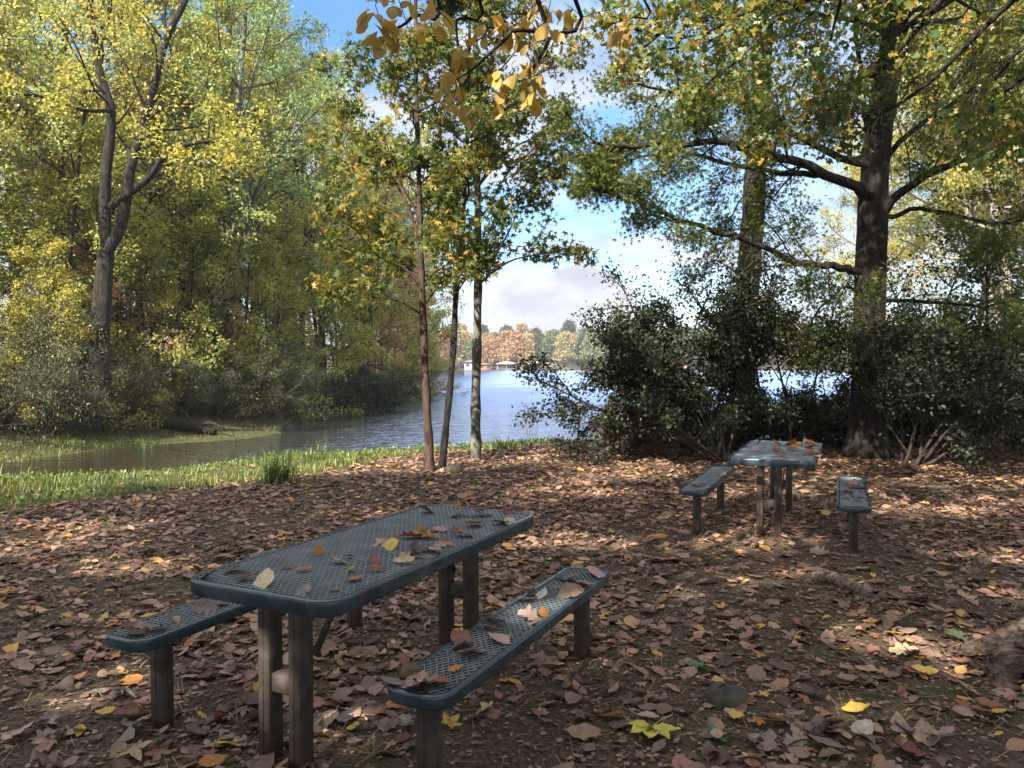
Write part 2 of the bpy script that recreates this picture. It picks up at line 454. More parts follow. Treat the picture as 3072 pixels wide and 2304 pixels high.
me = make_mesh('lake_water', np.stack([WX, WY, np.full_like(WX, WATER_Z)], -1).reshape(-1, 3), [Q])
tag(link('lake_water', me, m), kind='structure')

# ------------------------------------------------------------------ picnic furniture
m, nt, out = new_mat('plastic_coated_steel')
L = nt.links.new
tc = nt.nodes.new('ShaderNodeTexCoord')
n1 = nd(nt, 'ShaderNodeTexNoise'); n1.inputs['Scale'].default_value = 9; n1.inputs['Detail'].default_value = 6; L(tc.outputs['Object'], n1.inputs['Vector'])
n2 = nd(nt, 'ShaderNodeTexNoise'); n2.inputs['Scale'].default_value = 2.2; n2.inputs['Detail'].default_value = 4; L(tc.outputs['Object'], n2.inputs['Vector'])
r = ramp(nt, [(.35, (.015, .029, .039)), (.65, (.028, .048, .060))]); L(n1.outputs['Fac'], r.inputs[0])
mr = nd(nt, 'ShaderNodeMapRange'); mr.inputs[1].default_value = .52; mr.inputs[2].default_value = .75; mr.inputs[4].default_value = .45; L(n2.outputs['Fac'], mr.inputs[0])
mx = nd(nt, 'ShaderNodeMix'); mx.data_type = 'RGBA'; L(mr.outputs[0], mx.inputs['Factor']); L(r.outputs[0], mx.inputs[6]); mx.inputs[7].default_value = (.085, .105, .115, 1)
p = nd(nt, 'ShaderNodeBsdfPrincipled'); L(mx.outputs[2], p.inputs['Base Color'])
rr_ = nd(nt, 'ShaderNodeMapRange'); rr_.inputs[3].default_value = .16; rr_.inputs[4].default_value = .36; L(n1.outputs['Fac'], rr_.inputs[0]); L(rr_.outputs[0], p.inputs['Roughness'])
p.inputs['Specular IOR Level'].default_value = .6
b = nd(nt, 'ShaderNodeBump'); b.inputs['Strength'].default_value = .08; b.inputs['Distance'].default_value = .004; L(n1.outputs['Fac'], b.inputs['Height']); L(b.outputs[0], p.inputs['Normal'])
L(p.outputs[0], out.inputs['Surface'])
M['coat'] = m
M['net'] = noise_mat('coated_strand', (.12, .15, .165), (.20, .235, .25), 7, .34, spec=.7)  # paler than the rim: sky reflection put into the strand colour
# posts: dark brown paint, dusty and rust-stained towards the soil
m, nt, out = new_mat('post_paint')
L = nt.links.new
tc = nt.nodes.new('ShaderNodeTexCoord')
n1 = nd(nt, 'ShaderNodeTexNoise'); n1.inputs['Scale'].default_value = 14; n1.inputs['Detail'].default_value = 7; L(tc.outputs['Object'], n1.inputs['Vector'])
r = ramp(nt, [(.35, (.026, .020, .016)), (.65, (.06, .047, .038))]); L(n1.outputs['Fac'], r.inputs[0])
sx = nd(nt, 'ShaderNodeSeparateXYZ'); L(tc.outputs['Object'], sx.inputs[0])
ma = nd(nt, 'ShaderNodeMath'); ma.operation = 'MULTIPLY_ADD'; L(n1.outputs['Fac'], ma.inputs[0]); ma.inputs[1].default_value = .35; L(sx.outputs['Z'], ma.inputs[2])
mr = nd(nt, 'ShaderNodeMapRange'); mr.inputs[1].default_value = .36; mr.inputs[2].default_value = .12; mr.inputs[4].default_value = .7; L(ma.outputs[0], mr.inputs[0])
mx = nd(nt, 'ShaderNodeMix'); mx.data_type = 'RGBA'; L(mr.outputs[0], mx.inputs['Factor']); L(r.outputs[0], mx.inputs[6]); mx.inputs[7].default_value = (.075, .040, .024, 1)
p = nd(nt, 'ShaderNodeBsdfPrincipled'); L(mx.outputs[2], p.inputs['Base Color']); p.inputs['Roughness'].default_value = .72; p.inputs['Specular IOR Level'].default_value = .3
L(p.outputs[0], out.inputs['Surface'])
M['post'] = m


def round_rect(Lx, Wy, r, n=7):
    P, N = [], []
    for cx, cy, a0 in ((Lx / 2 - r, Wy / 2 - r, 0), (-Lx / 2 + r, Wy / 2 - r, 90), (-Lx / 2 + r, -Wy / 2 + r, 180), (Lx / 2 - r, -Wy / 2 + r, 270)):
        for k in range(n):
            a = rad(a0 + 90 * k / (n - 1))
            P.append((cx + r * math.cos(a), cy + r * math.sin(a))); N.append((math.cos(a), math.sin(a)))
    return np.array(P), np.array(N)


def rim_mesh(Lx, Wy, r, h):
    P, N = round_rect(Lx, Wy, r)
    prof = [(.030, -.007), (.029, -.002), (.025, 0), (.010, 0), (.0045, -.0015), (.0015, -.0045), (0, -.010), (0, -h + .010), (.0015, -h + .004), (.005, -h), (.012, -h), (.012, -h + .012), (.012, -.012)]
    k, n = len(prof), len(P)
    V = [[P[q][0] - N[q][0] * o, P[q][1] - N[q][1] * o, z] for q in range(n) for o, z in prof]
    Q = [[q * k + e, ((q + 1) % n) * k + e, ((q + 1) % n) * k + (e + 1) % k, q * k + (e + 1) % k] for q in range(n) for e in range(k)]
    Q = [x[::-1] for x in Q]
    return make_mesh('rim', np.array(V), [np.array(Q)], np.full(len(Q), .5), smooth=True)


def lattice_mesh(Lx, Wy, r, lw=.028, sw=.043, name='expanded_mesh'):
    """expanded steel sheet: wavy strands that meet at staggered knuckles"""
    ins = .012
    a, b2 = Lx / 2 - ins, Wy / 2 - ins
    def inside(x, y):
        qx = np.maximum(np.abs(x) - (a - r), 0); qy = np.maximum(np.abs(y) - (b2 - r), 0)
        return (np.hypot(qx, qy) < r) & (np.abs(x) < a) & (np.abs(y) < b2)
    hs = sw / 2
    ni = int(Lx / hs / 2) + 2; nj = int(Wy / lw / 2) + 2
    I, J, S = np.meshgrid(np.arange(-ni, ni), np.arange(-nj, nj + 1), [-1, 1], indexing='ij')
    I, J, S = I.ravel(), J.ravel(), S.ravel()
    x0 = I * hs; y0 = J * lw + (I % 2) * lw / 2
    x1 = x0 + hs; y1 = y0 + S * lw / 2
    k = inside(x0, y0) | inside(x1, y1)
    k &= inside(x0 * .985, y0 * .97) & inside(x1 * .985, y1 * .97)
    x0, y0, x1, y1, S = x0[k], y0[k], x1[k], y1[k], S[k]
    n = len(x0)
    ts = [0, .5, 1]
    xt = [x0 + (x1 - x0) * f for f in (0.02, .5, .98)]
    yt = [y0 + (y1 - y0) * f for f in (-.12, .5, 1.12)]
    w, h = .0022, .0016
    # each strand leans, as in pressed expanded metal
    cs = [(-w, -h - .0010), (w, -h + .0010), (w * .9, h + .0012), (-w, h - .0006)]
    V = np.zeros((n, 3, 4, 3))
    for q in range(3):
        for e, (dx, dz) in enumerate(cs):
            V[:, q, e, 0] = xt[q] + dx; V[:, q, e, 1] = yt[q]; V[:, q, e, 2] = dz
    base = (np.arange(n) * 12)[:, None]
    qs = []
    for q in range(2):
        for e in range(4):
            f = (e + 1) % 4
            qs.append(np.concatenate([base + q * 4 + e, base + q * 4 + f, base + q * 4 + 4 + f, base + q * 4 + 4 + e], 1))
    Q = np.stack(qs, 1).reshape(-1, 4)
    return make_mesh(name, V.reshape(-1, 3), [Q])


def rotz(a):
    return np.array([[math.cos(a), -math.sin(a), 0], [math.sin(a), math.cos(a), 0], [0, 0, 1]])


TH = .453        # long axis of the near table, measured from straight ahead towards the right
TL, TW, TT = 1.83, .76, .76
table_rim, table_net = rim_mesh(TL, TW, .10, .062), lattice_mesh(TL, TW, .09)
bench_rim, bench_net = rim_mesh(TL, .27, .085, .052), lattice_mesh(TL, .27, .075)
for q in (table_rim, bench_rim): q.materials.append(M['coat'])
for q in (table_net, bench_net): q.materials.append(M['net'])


def make_table(label, loc, ang, lx, group):
    t = thing('picnic_table', label, 'picnic table', loc, math.pi / 2 - ang, group)
    top = link('tabletop', table_net, parent=t, loc=(0, 0, TT - .006))
    link('rim', table_rim, parent=top, loc=(0, 0, .006))
    mb = MB()
    for yy in (-.2, .2):       # angle iron that stiffens the sheet
        mb.box((0, yy, TT - .022), (TL - .05, .03, .024))
    for s in (-1, 1):
        mb.box((s * lx, 0, TT - .046), (.06, .62, .022))
    link('under_frame', mb.mesh('under_frame'), M['post'], t)
    for s in (-1, 1):
        for yy in (-.05, .11):
            mb = MB(); mb.box((s * lx, yy, (TT - .057) / 2 - .05), (.085, .062, TT - .057 + .1), bev=.006)
            mb.box((s * lx - .0435, yy, .33), (.002, .004, .62))
            link('leg', mb.mesh('leg'), M['post'], t)
        mb = MB(); mb.box((s * lx, .03, .325), (.06, .098, .075), bev=.003)
        link('crossbar', mb.mesh('crossbar'), M['post'], t)
        p0, p1 = np.array([s * (lx - .04), -.086 if s < 0 else .03, .44]), np.array([s * (lx - .27), -.086 if s < 0 else .03, TT - .035])
        d = norm(p1 - p0); L_ = np.linalg.norm(p1 - p0)
        xa = d; ya = np.array([0, 1.0, 0]); za = np.cross(xa, ya)
        mb = MB(); mb.box((p0 + p1) / 2, (L_, .008, .035), rot=np.stack([xa, ya, za], 1))
        link('brace', mb.mesh('brace'), M['post'], t)
    return t


def make_bench(label, loc, ang, legs, hgt, group):
    t = thing('bench', label, 'bench', loc, math.pi / 2 - ang, group)
    seat = link('seat', bench_net, parent=t, loc=(0, 0, hgt - .006))
    link('rim', bench_rim, parent=seat, loc=(0, 0, .006))
    mb = MB(); mb.box((0, 0, hgt - .021), (TL - .06, .035, .022))
    for xx in legs: mb.box((xx, 0, hgt - .040), (.08, .21, .014))
    link('under_frame', mb.mesh('under_frame'), M['post'], t)
    for xx in legs:
        h = hgt - .047
        mb = MB(); mb.box((xx, 0, h / 2 - .05), (.072, .072, h + .1), bev=.006)
        mb.box((xx - .037, 0, h / 2), (.002, .004, h - .04)); mb.box((xx, -.037, h / 2), (.004, .002, h - .04))
        link('leg', mb.mesh('leg'), M['post'], t)
    return t


TA, TB = np.array([math.sin(TH), math.cos(TH)]), np.array([math.cos(TH), -math.sin(TH)])
TC = np.array([-.584, 3.69])
make_table('teal mesh-topped picnic table in front, scattered with a few autumn leaves', (TC[0], TC[1], 0), TH, .70, 'picnic tables of coated mesh')
cR = TC + TA * .085 + TB * .655
BR_ANG = TH
make_bench('teal mesh bench on the lake-facing right side of the nearer table', (cR[0], cR[1], 0), TH, (-.79, .78), .46, 'coated mesh benches')
cL = TC + TA * .0 + TB * -.755
make_bench('teal mesh bench mostly hidden behind the nearer table', (cL[0], cL[1], 0), TH - .01, (-.70, .70), .46, 'coated mesh benches')
make_table('teal mesh picnic table before the dark hedge, one end heaped with leaves', (2.69, 7.70, -.01), .42, .64, 'picnic tables of coated mesh')
make_bench('pale teal mesh bench left of the table by the hedge, post in sun', (2.03, 7.84, -.01), .43, (-.66, .66), .46, 'coated mesh benches')
make_bench('low teal mesh bench littered with brown leaves, nearest the big shaded trunk', (3.19, 7.16, -.03), .40, (-.68, .68), .46, 'coated mesh benches')

# ------------------------------------------------------------------ leaf templates (x along the leaf, y across, z normal)
def poly_leaf(half, fold=.12, curl=0.0):
    """strip leaf: half = [(t, halfwidth)], two quads per station"""
    V, Q = [], []
    for t, w in half:
        z = curl * (t - .4) ** 2
        V += [(t, -w, fold * w + z), (t, 0, z), (t, w, fold * w + z)]
    for q in range(len(half) - 1):
        a = q * 3
        Q += [(a, a + 3, a + 4, a + 1), (a + 1, a + 4, a + 5, a + 2)]
    return np.array(V, float), np.array(Q)


def star_leaf(n=5, notch=.42, spread=200, base=.16, seed=1, wid=.5):
    """lobed leaf (sweetgum, maple, oak): quads from the centre through each lobe tip"""
    V = [(0.0, 0, 0)]; Q = []
    a0 = -spread / 2
    tips, nots = [], []
    for k in range(n):
        a = rad(a0 + spread * k / (n - 1)); l = 1.0 - .28 * abs(k - (n - 1) / 2) / ((n - 1) / 2)
        tips.append((l * math.cos(a), l * math.sin(a), -.10 * l))
    for k in range(n + 1):
        a = rad(a0 + spread * (k - .5) / (n - 1)); l = notch if 0 < k < n else base
        nots.append((l * math.cos(a), l * math.sin(a), .03))
    for t in tips: V.append(t)
    for t in nots: V.append(t)
    for k in range(n): Q.append((0, 1 + n + k, 1 + k, 2 + n + k))
    V = np.array(V, float); V[:, 0] += .15; V[:, :2] *= wid * 2 * .62
    return V, np.array(Q)


T_DIAM = (np.array([(0, 0, 0), (.45, -.30, .05), (1, 0, -.04), (.45, .30, .05)], float), np.array([(0, 1, 2, 3)]))
T_NARROW = (np.array([(0, 0, 0), (.45, -.13, .02), (1, 0, -.08), (.45, .13, .02)], float), np.array([(0, 1, 2, 3)]))
T_OVAL = poly_leaf([(0, .02), (.3, .26), (.7, .24), (1, .01)], .18, -.12)
T_STAR = star_leaf(5, .36, 215, .12)
T_MAPLE = star_leaf(5, .55, 205, .22)
T_OAK = star_leaf(5, .30, 130, .10)
T_LONG = poly_leaf([(0, .02), (.25, .15), (.5, .24), (.75, .27), (.92, .16), (1, .02)], .2, -.35)


def leaf_cloud(name, tw, per, size, tmpl, seed, spread=.12, droop=.35, flat=.8, sv=.3, mix=.5, gap=None):
    rg = np.random.default_rng(seed)
    tw = np.asarray(tw, float)          # n,2,3
    n = len(tw)
    p0 = np.repeat(tw[:, 0], per, 0); p1 = np.repeat(tw[:, 1], per, 0)
    m_ = n * per
    t = rg.random((m_, 1)) ** .8
    P = p0 + t * (p1 - p0) + rg.normal(0, spread, (m_, 3)) * [1, 1, .7]
    D = nrows(nrows(p1 - p0) * .5 + rg.normal(0, .6, (m_, 3)) + [0, 0, -droop])
    N = rg.normal(0, .6, (m_, 3)) + [0, 0, flat]
    N = nrows(N - D * np.sum(N * D, 1, keepdims=True))
    B = np.cross(N, D)
    S = (size * (1 + sv * (rg.random((m_, 1)) - .5) * 2))
    cl = np.repeat(rg.random(n), per)
    if gap is not None:      # leaves cut away so the sun lands on the chosen ground patches
        k_ = ~sun_gap(P + np.asarray(gap))
        P, D, N, B, S, cl = P[k_], D[k_], N[k_], B[k_], S[k_], cl[k_]
        m_ = len(P)
    tv, tf = tmpl
    V = P[:, None, :] + S[:, :, None] * (tv[None, :, 0:1] * D[:, None] + tv[None, :, 1:2] * B[:, None] + tv[None, :, 2:3] * N[:, None])
    k = len(tv)
    fs = (np.arange(m_) * k)[:, None, None] + tf[None]
    v = np.clip(mix * cl + (1 - mix) * rg.random(m_), 0, 1)
    return make_mesh(name, V.reshape(-1, 3), [fs.reshape(-1, tf.shape[1])], np.repeat(v, len(tf)))


SD = np.array([math.sin(rad(SUNDIR[0])) * math.cos(rad(SUNDIR[1])), math.cos(rad(SUNDIR[0])) * math.cos(rad(SUNDIR[1])), math.sin(rad(SUNDIR[1]))])
def sun_gap(P):
    G = P - SD * (P[:, 2:3] / SD[2])
    x, y = G[:, 0] + .10 * np.sin(G[:, 1] * 7), G[:, 1] + .09 * np.sin(G[:, 0] * 8 + 1)
    hit = np.zeros(len(P), bool)
    for cx, cy, rx, ry in GAPS:
        hit |= ((x - cx) / rx) ** 2 + ((y - cy) / ry) ** 2 < 1
    return hit


# ------------------------------------------------------------------ growing branches
class Grow:
    def __init__(s, seed):
        s.r = random.Random(seed); s.mb = MB(); s.tw = []; s.seed = seed

    def rv(s, k):
        return np.array([s.r.gauss(0, k), s.r.gauss(0, k), s.r.gauss(0, k)])

    def smooth(s, pts, m=4, wob=0.0):
        """Catmull-Rom resample of a polyline"""
        P = np.array(pts, float); P = np.vstack([2 * P[0] - P[1], P, 2 * P[-1] - P[-2]])
        o = []
        for q in range(1, len(P) - 2):
            for t in np.linspace(0, 1, m, endpoint=False):
                a, b, c, d = P[q - 1], P[q], P[q + 1], P[q + 2]
                o.append(.5 * (2 * b + (c - a) * t + (2 * a - 5 * b + 4 * c - d) * t * t + (3 * b - a - 3 * c + d) * t ** 3))
        o.append(P[-2])
        o = np.array(o)
        if wob:
            o[1:] += np.array([s.rv(wob) for _ in range(len(o) - 1)])
        return o

    def branch(s, p, d, L, r, lvl, kids, up=.05, wander=.18, ratio=.5, k=5, bare=0.0, t0=.2, minr=.004, flat=.6, tube0=True):
        n = (3, 5, 6, 7)[min(lvl, 3)]
        pts = [np.array(p, float)]
        for _ in range(n):
            d = norm(d + s.rv(wander) + np.array([0, 0, up]))
            pts.append(pts[-1] + d * L / n)
        pts = np.array(pts)
        if lvl > 0 or tube0:
            s.mb.tube(pts, np.linspace(r, max(minr, r * .3), n + 1), k if lvl > 0 else 3)
        if lvl == 0:
            s.tw.append((pts[0], pts[-1])); return
        s.kids(pts, L, r, lvl, kids, up, wander, ratio, k, t0, minr, flat, tube0)

    def kids(s, pts, L, r, lvl, kids, up=.05, wander=.18, ratio=.5, k=5, t0=.2, minr=.004, flat=.6, tube0=True):
        nk = kids[lvl - 1]
        n = len(pts) - 1
        for q in range(nk):
            t = min(.995, t0 + (1 - t0) * (q + s.r.random()) / nk)
            e = min(n - 1, int(t * n)); f = t * n - e
            pos = pts[e] * (1 - f) + pts[e + 1] * f
            tg = norm(pts[e + 1] - pts[e])
            pr = s.rv(1); pr[2] *= flat; pr = norm(pr - tg * (pr @ tg))
            a = rad(s.r.uniform(32, 68))
            d2 = norm(tg * math.cos(a) + pr * math.sin(a))
            s.branch(pos, d2, L * ratio * (1.15 - .6 * t) * s.r.uniform(.75, 1.25), max(minr, r * .42), lvl - 1, kids, up, wander, ratio, max(3, k - 1), minr=minr, flat=flat, tube0=tube0)
        s.tw.append((pts[-2], pts[-1]))


def forest_tree(name_mesh, seed, H, r0, crown0, spread, limbs, kids, per, leaf, tmpl, lean=(0, 0), up=.10, spreadleaf=.3, droop=.3, fork=False, elev=(5, 55), gap=None):
    g = Grow(seed)
    n = 9
    pts = [np.array([0, 0, -.3])]
    d = norm(np.array([lean[0], lean[1], 1.0]))
    for q in range(n):
        d = norm(d + s_vec(g, .05) + np.array([0, 0, .03]))
        pts.append(pts[-1] + d * (H + .3) / n)
    tr = g.smooth(pts, 3)
    t = np.linspace(0, 1, len(tr))
    rr = r0 * (1 - .86 * t) * (1 + .55 * np.exp(-t * 26))
    g.mb.tube(tr, rr, 9, jag=.12, seed=seed)
    for q in range(limbs):
        f = crown0 + (1 - crown0) * (q + g.r.random()) / limbs
        e = min(len(tr) - 2, int(f * (len(tr) - 1)))
        az = q * 2.4 + g.r.uniform(-.5, .5)
        el = rad(elev[0] + (elev[1] - elev[0]) * (f - crown0) / (1 - crown0) + g.r.uniform(-12, 12))
        d = np.array([math.cos(az) * math.cos(el), math.sin(az) * math.cos(el), math.sin(el)])
        L_ = spread * (1.1 - .75 * ((f - crown0) / (1 - crown0)) ** 1.4) * g.r.uniform(.7, 1.2)
        g.branch(tr[e], d, L_, rr[e] * .5, 2, kids, up=up, wander=.16, ratio=.45, k=5, t0=.25, minr=.012, tube0=False)
    g.tw.append((tr[-2], tr[-1]))
    return g.mb.mesh(name_mesh + '_trunk', True), leaf_cloud(name_mesh + '_crown', g.tw, per, leaf, tmpl, seed, spreadleaf, droop, gap=gap)


def s_vec(g, k):
    return np.array([g.r.gauss(0, k), g.r.gauss(0, k), 0])


def shrub_mesh(nm, seed, stems, H, W, per, leaf, tmpl, r=.03, kids=(5, 6), up=.12, lean=.6, spreadleaf=.10, droop=.2, t0=.25, base=.12, dirs=None):
    g = Grow(seed)
    for q in range(stems):
        az = q * 2.399 + g.r.uniform(-.4, .4)
        ln = lean * g.r.uniform(.3, 1.0)
        d = norm(np.array([math.cos(az) * ln, math.sin(az) * ln, 1.0]))
        if dirs is not None: d = norm(np.array(dirs[q % len(dirs)]) + g.rv(.06))
        p = np.array([math.cos(az) * base, math.sin(az) * base, -.08])
        g.branch(p, d, H * g.r.uniform(.8, 1.15), r * g.r.uniform(.7, 1.2), 2, kids, up=up, wander=.13, ratio=W, k=6, t0=t0, minr=.003)
    return g.mb.mesh(nm + '_stem', True), leaf_cloud(nm + '_foliage', g.tw, per, leaf, tmpl, seed, spreadleaf, droop)


def plant(name, label, cat, meshes, mats, loc, rz=0.0, sc=1.0, group=None, parts=('trunk', 'crown')):
    t = thing(name, label, cat, loc, rz, group)
    t.scale = (sc, sc, sc) if not isinstance(sc, tuple) else sc
    for me_, ma, pn in zip(meshes, mats, parts):
        link(pn, me_, ma, t)
    return t


def ground(x, y):
    return float(gz(np.array(x, float), np.array(y, float)))


# ------------------------------------------------------------------ left wood: kinds
KIND = {}
def kind(key, *a, **k):
    leafm = k.pop('lm'); bark = k.pop('bm')
    KIND[key] = (forest_tree(key, *a, **k), (bark, leafm))

kind('yel1', 11, 19, .24, 0.34, 5.2, 26, (5, 7), 10, 0.145, T_DIAM, spreadleaf=0.17, lm=M['lf_yellow'], bm=M['bark_grey'])
kind('yel2', 12, 16, .17, 0.30, 4.6, 24, (5, 7), 10, 0.135, T_DIAM, spreadleaf=0.16, lm=M['lf_yellow'], bm=M['bark_dark'], lean=(.12, .02))
kind('olive1', 13, 21, .28, 0.36, 5.6, 28, (5, 7), 9, 0.145, T_DIAM, spreadleaf=0.17, lm=M['lf_olive'], bm=M['bark_dark'])
kind('olive2', 14, 14, .14, 0.25, 4.0, 24, (5, 7), 13, 0.120, T_DIAM, spreadleaf=0.15, lm=M['lf_olive'], bm=M['bark_grey'], lean=(-.1, .05))
kind('brown1', 15, 12, .13, 0.22, 3.6, 22, (5, 7), 15, 0.120, T_DIAM, spreadleaf=0.15, lm=M['lf_brown'], bm=M['bark_dark'])
kind('green1', 16, 20, .26, 0.28, 5.4, 30, (5, 7), 11, 0.140, T_DIAM, spreadleaf=0.17, lm=M['lf_green'], bm=M['bark_grey'])
kind('under1', 17, 6.5, .07, .06, 2.8, 20, (5, 7), 14, 0.110, T_DIAM, spreadleaf=0.13, lm=M['lf_yellow'], bm=M['bark_dark'], elev=(-5, 35))
kind('under2', 18, 5.5, .06, .05, 2.6, 20, (5, 7), 14, 0.100, T_DIAM, spreadleaf=0.13, lm=M['lf_brown'], bm=M['bark_dark'], elev=(-5, 35))
kind('right1', 19, 20, .24, .30, 4.4, 22, (5, 7), 26, 0.140, T_DIAM, spreadleaf=0.20, lm=M['lf_yellow'], bm=M['bark_pale'])
kind('right2', 20, 22, .20, .38, 4.6, 22, (5, 7), 24, 0.140, T_DIAM, spreadleaf=0.20, lm=M['lf_olive'], bm=M['bark_pale'], lean=(.05, 0))

kind('slim1', 27, 16, .10, .42, 2.8, 14, (5, 6), 14, 0.130, T_DIAM, spreadleaf=0.15, lm=M['lf_olive'], bm=M['bark_dark'], lean=(.05, .03))
kind('slim2', 28, 18, .12, .46, 3.0, 14, (5, 6), 14, 0.135, T_DIAM, spreadleaf=0.15, lm=M['lf_yellow'], bm=M['bark_grey'], lean=(-.06, .02))
kind('under3', 29, 8.5, .08, .10, 3.0, 22, (5, 7), 13, 0.115, T_DIAM, spreadleaf=0.15, lm=M['lf_under'], bm=M['bark_dark'], elev=(-5, 40))
KLAB = {'yel1': ('autumn_tree', 'tall yellow-green tree with grey trunk in the wood across the inlet'),
        'yel2': ('autumn_tree', 'slender leaning yellow-green tree with dark trunk in the wood across the inlet'),
        'olive1': ('autumn_tree', 'tall olive-leaved tree with dark trunk in the wood across the inlet'),
        'olive2': ('autumn_tree', 'mid-height olive-leaved tree with slim grey trunk across the inlet'),
        'brown1': ('autumn_tree', 'short tree with orange-brown leaves under the taller wood'),
        'green1': ('autumn_tree', 'tall dense green tree in the wood across the inlet'),
        'slim1': ('slim_tree', 'slim dark-stemmed tree with a high olive crown in the wood across the inlet'),
        'slim2': ('slim_tree', 'slim grey-stemmed tree with a high yellow crown in the wood across the inlet'),
        'under3': ('understory_tree', 'small airy green-gold tree between the taller trunks across the inlet'),
        'under1': ('understory_tree', 'low bright yellow tree near the far bank of the inlet'),
        'under2': ('understory_tree', 'low brown-orange tree near the far bank of the inlet')}
PROTO = {}
def put(key, x, y, rz=None, sc=1.0, label=None, name=None, group=None):
    rs = random.Random(int(x * 91 + y * 37))
    rz = rs.uniform(0, 6.28) if rz is None else rz
    loc = (x, y, ground(x, y) - .05)
    nm, lb = KLAB.get(key, ('autumn_tree', ''))
    group = group or 'trees of the wood: ' + (label or lb)
    if key not in PROTO:
        PROTO[key] = plant(name or nm, label or lb, 'tree', *KIND[key], loc, rz, sc, group)
        return PROTO[key]
    o = dup(PROTO[key], loc, rz, sc, label or lb, group)
    o.name = name or nm
    return o

# positions on the wooded shore and behind it
wood = [('yel1', -19, 22), ('yel2', -14, 27), ('green1', -11.6, 29.5), ('yel1', -22.5, 27), ('olive1', -18.5, 31), ('green1', -15, 36),
        ('olive2', -11.4, 33), ('yel2', -25, 22), ('olive2', -18, 20.2), ('yel1', -13.5, 40), ('olive1', -10.5, 42), ('green1', -19.5, 42), ('yel2', -10.2, 37),
        ('brown1', -9.4, 46), ('olive2', -8.4, 50), ('yel1', -11, 52), ('green1', -15, 52), ('olive1', -23, 36), ('yel1', -28, 33), ('olive1', -27, 42), ('brown1', -16, 28.6), 
        ('olive2', -7.4, 57), ('brown1', -8.2, 60), ('yel2', -10.5, 61), ('green1', -14, 63), ('yel1', -20, 56), ('green1', -30, 52), ('olive1', -36, 44), ('yel1', -34, 31), ('green1', -29, 25), ('olive1', -27, 64), ('yel1', -40, 58), ('green1', -18, 70), ('olive2', -12.4, 46.5), ('yel2', -17.4, 47), ('brown1', -13, 57)]
for kx, x, y in wood:
    put(kx, x, y, sc=random.Random(int(x * 7 + y)).uniform(.85, 1.12))
for kx, x, y in (('slim1', -13.6, 23.2), ('slim2', -16.6, 24.5), ('slim1', -18.2, 26.5), ('slim2', -12.9, 30.5), ('slim1', -10.9, 28.4), ('slim2', -9.8, 31.5), ('slim1', -14.6, 33), ('slim2', -21, 30), ('slim1', -16.2, 21.5), ('slim2', -20.6, 21.2),
                 ('slim1', -9.2, 36.2), ('slim2', -10.9, 39.4), ('slim1', -8.1, 42.8), ('slim2', -9.4, 48.4), ('slim1', -7.0, 50.6), ('slim2', -12.2, 44), ('slim1', -15.6, 39), ('slim2', -23.5, 24.5), ('slim1', -25, 30), ('slim2', -17.6, 35.5), ('slim1', -13, 35), ('slim2', -14.4, 29.2)):
    put(kx, x, y, sc=random.Random(int(x * 5 + y * 3)).uniform(.85, 1.15))
for kx, x, y, sc in (('under2', -14.2, 25.6, 1.0), ('under1', -16.5, 27.6, 1.1), ('under2', -11.6, 30, .9), ('under1', -10.6, 34, .9), ('under1', -9.4, 41, .9), ('under2', -7.8, 46, .85), ('under1', -7.2, 53, .9), ('under1', -19.5, 23.2, 1), ('under2', -6.8, 59, .8), ('under1', -14, 36, 1.1), ('under1', -12.6, 26.6, .8)):
    put(kx, x, y, sc=sc)
for kx, x, y, sc in (('under3', -13.4, 24.3, 1), ('under3', -15.8, 22.8, .9), ('under3', -11.9, 27.6, .95), ('under3', -18.4, 24.0, 1.1), ('under3', -10.8, 30.2, .95), ('olive2', -14.6, 26.2, .7), ('under3', -13.2, 28.4, 1.2), ('under3', -16.9, 30.2, 1.2), ('under3', -20.8, 27.4, 1.2), ('under3', -9.9, 33.2, 1.0),
                     ('under3', -11.6, 34.6, 1.2), ('under3', -9.2, 38.0, 1.0), ('under3', -11.2, 40.6, 1.25), ('under3', -8.4, 44.2, 1.0), ('under3', -7.6, 48.6, 1.0), ('under3', -6.8, 55.6, 1.0), ('under3', -9.8, 52.0, 1.3), ('under3', -22.4, 22.2, 1.2), ('under3', -24.6, 26.4, 1.3), ('under3', -14.9, 33.8, 1.3), ('under3', -18.6, 36.6, 1.4), ('under1', -12.9, 21.9, .75), ('under1', -17.6, 21.2, .9), ('under3', -6.3, 61.0, .9)):
    put(kx, x, y, sc=sc)

# ------------------------------------------------------------------ single trees surveyed one by one
def px_path(rows, Y):
    Ys = Y if hasattr(Y, '__len__') else [Y] * len(rows)
    return np.array([at(a, b, y) for (a, b), y in zip(rows, Ys)])


# forked dark tree on the far side of the inlet
g = Grow(101)
base = at(296, 1075, 21.5)
s0 = px_path([(296, 1110), (303, 980), (315, 803), (321, 753)], 21.5)
stA = px_path([(321, 753), (315, 652), (318, 513), (330, 420), (333, 324), (319, 278), (296, 199), (278, 93), (264, 0), (250, -150), (240, -330)], 21.5)
stB = px_path([(321, 753), (353, 702), (372, 640), (384, 557), (403, 463), (430, 370), (458, 278), (486, 162), (509, 93), (556, 0), (600, -160), (640, -330)], 21.3)
stC = px_path([(334, 620), (403, 570), (454, 526), (504, 457), (600, 425), (693, 425), (760, 400)], [21.4, 21.0, 20.6, 20.2, 19.8, 19.6, 19.2])
stD = px_path([(500, 470), (560, 475), (640, 495), (720, 540)], [20.4, 20, 19.7, 19.4])
stE = px_path([(333, 330), (250, 330), (130, 290), (0, 278), (-90, 270)], [21.4, 20.5, 19.5, 19, 18.5])
lo = g.smooth(s0, 3); lo[0][2] -= .3
g.mb.tube(lo, np.linspace(.30, .20, len(lo)), 9, jag=.15, seed=1)
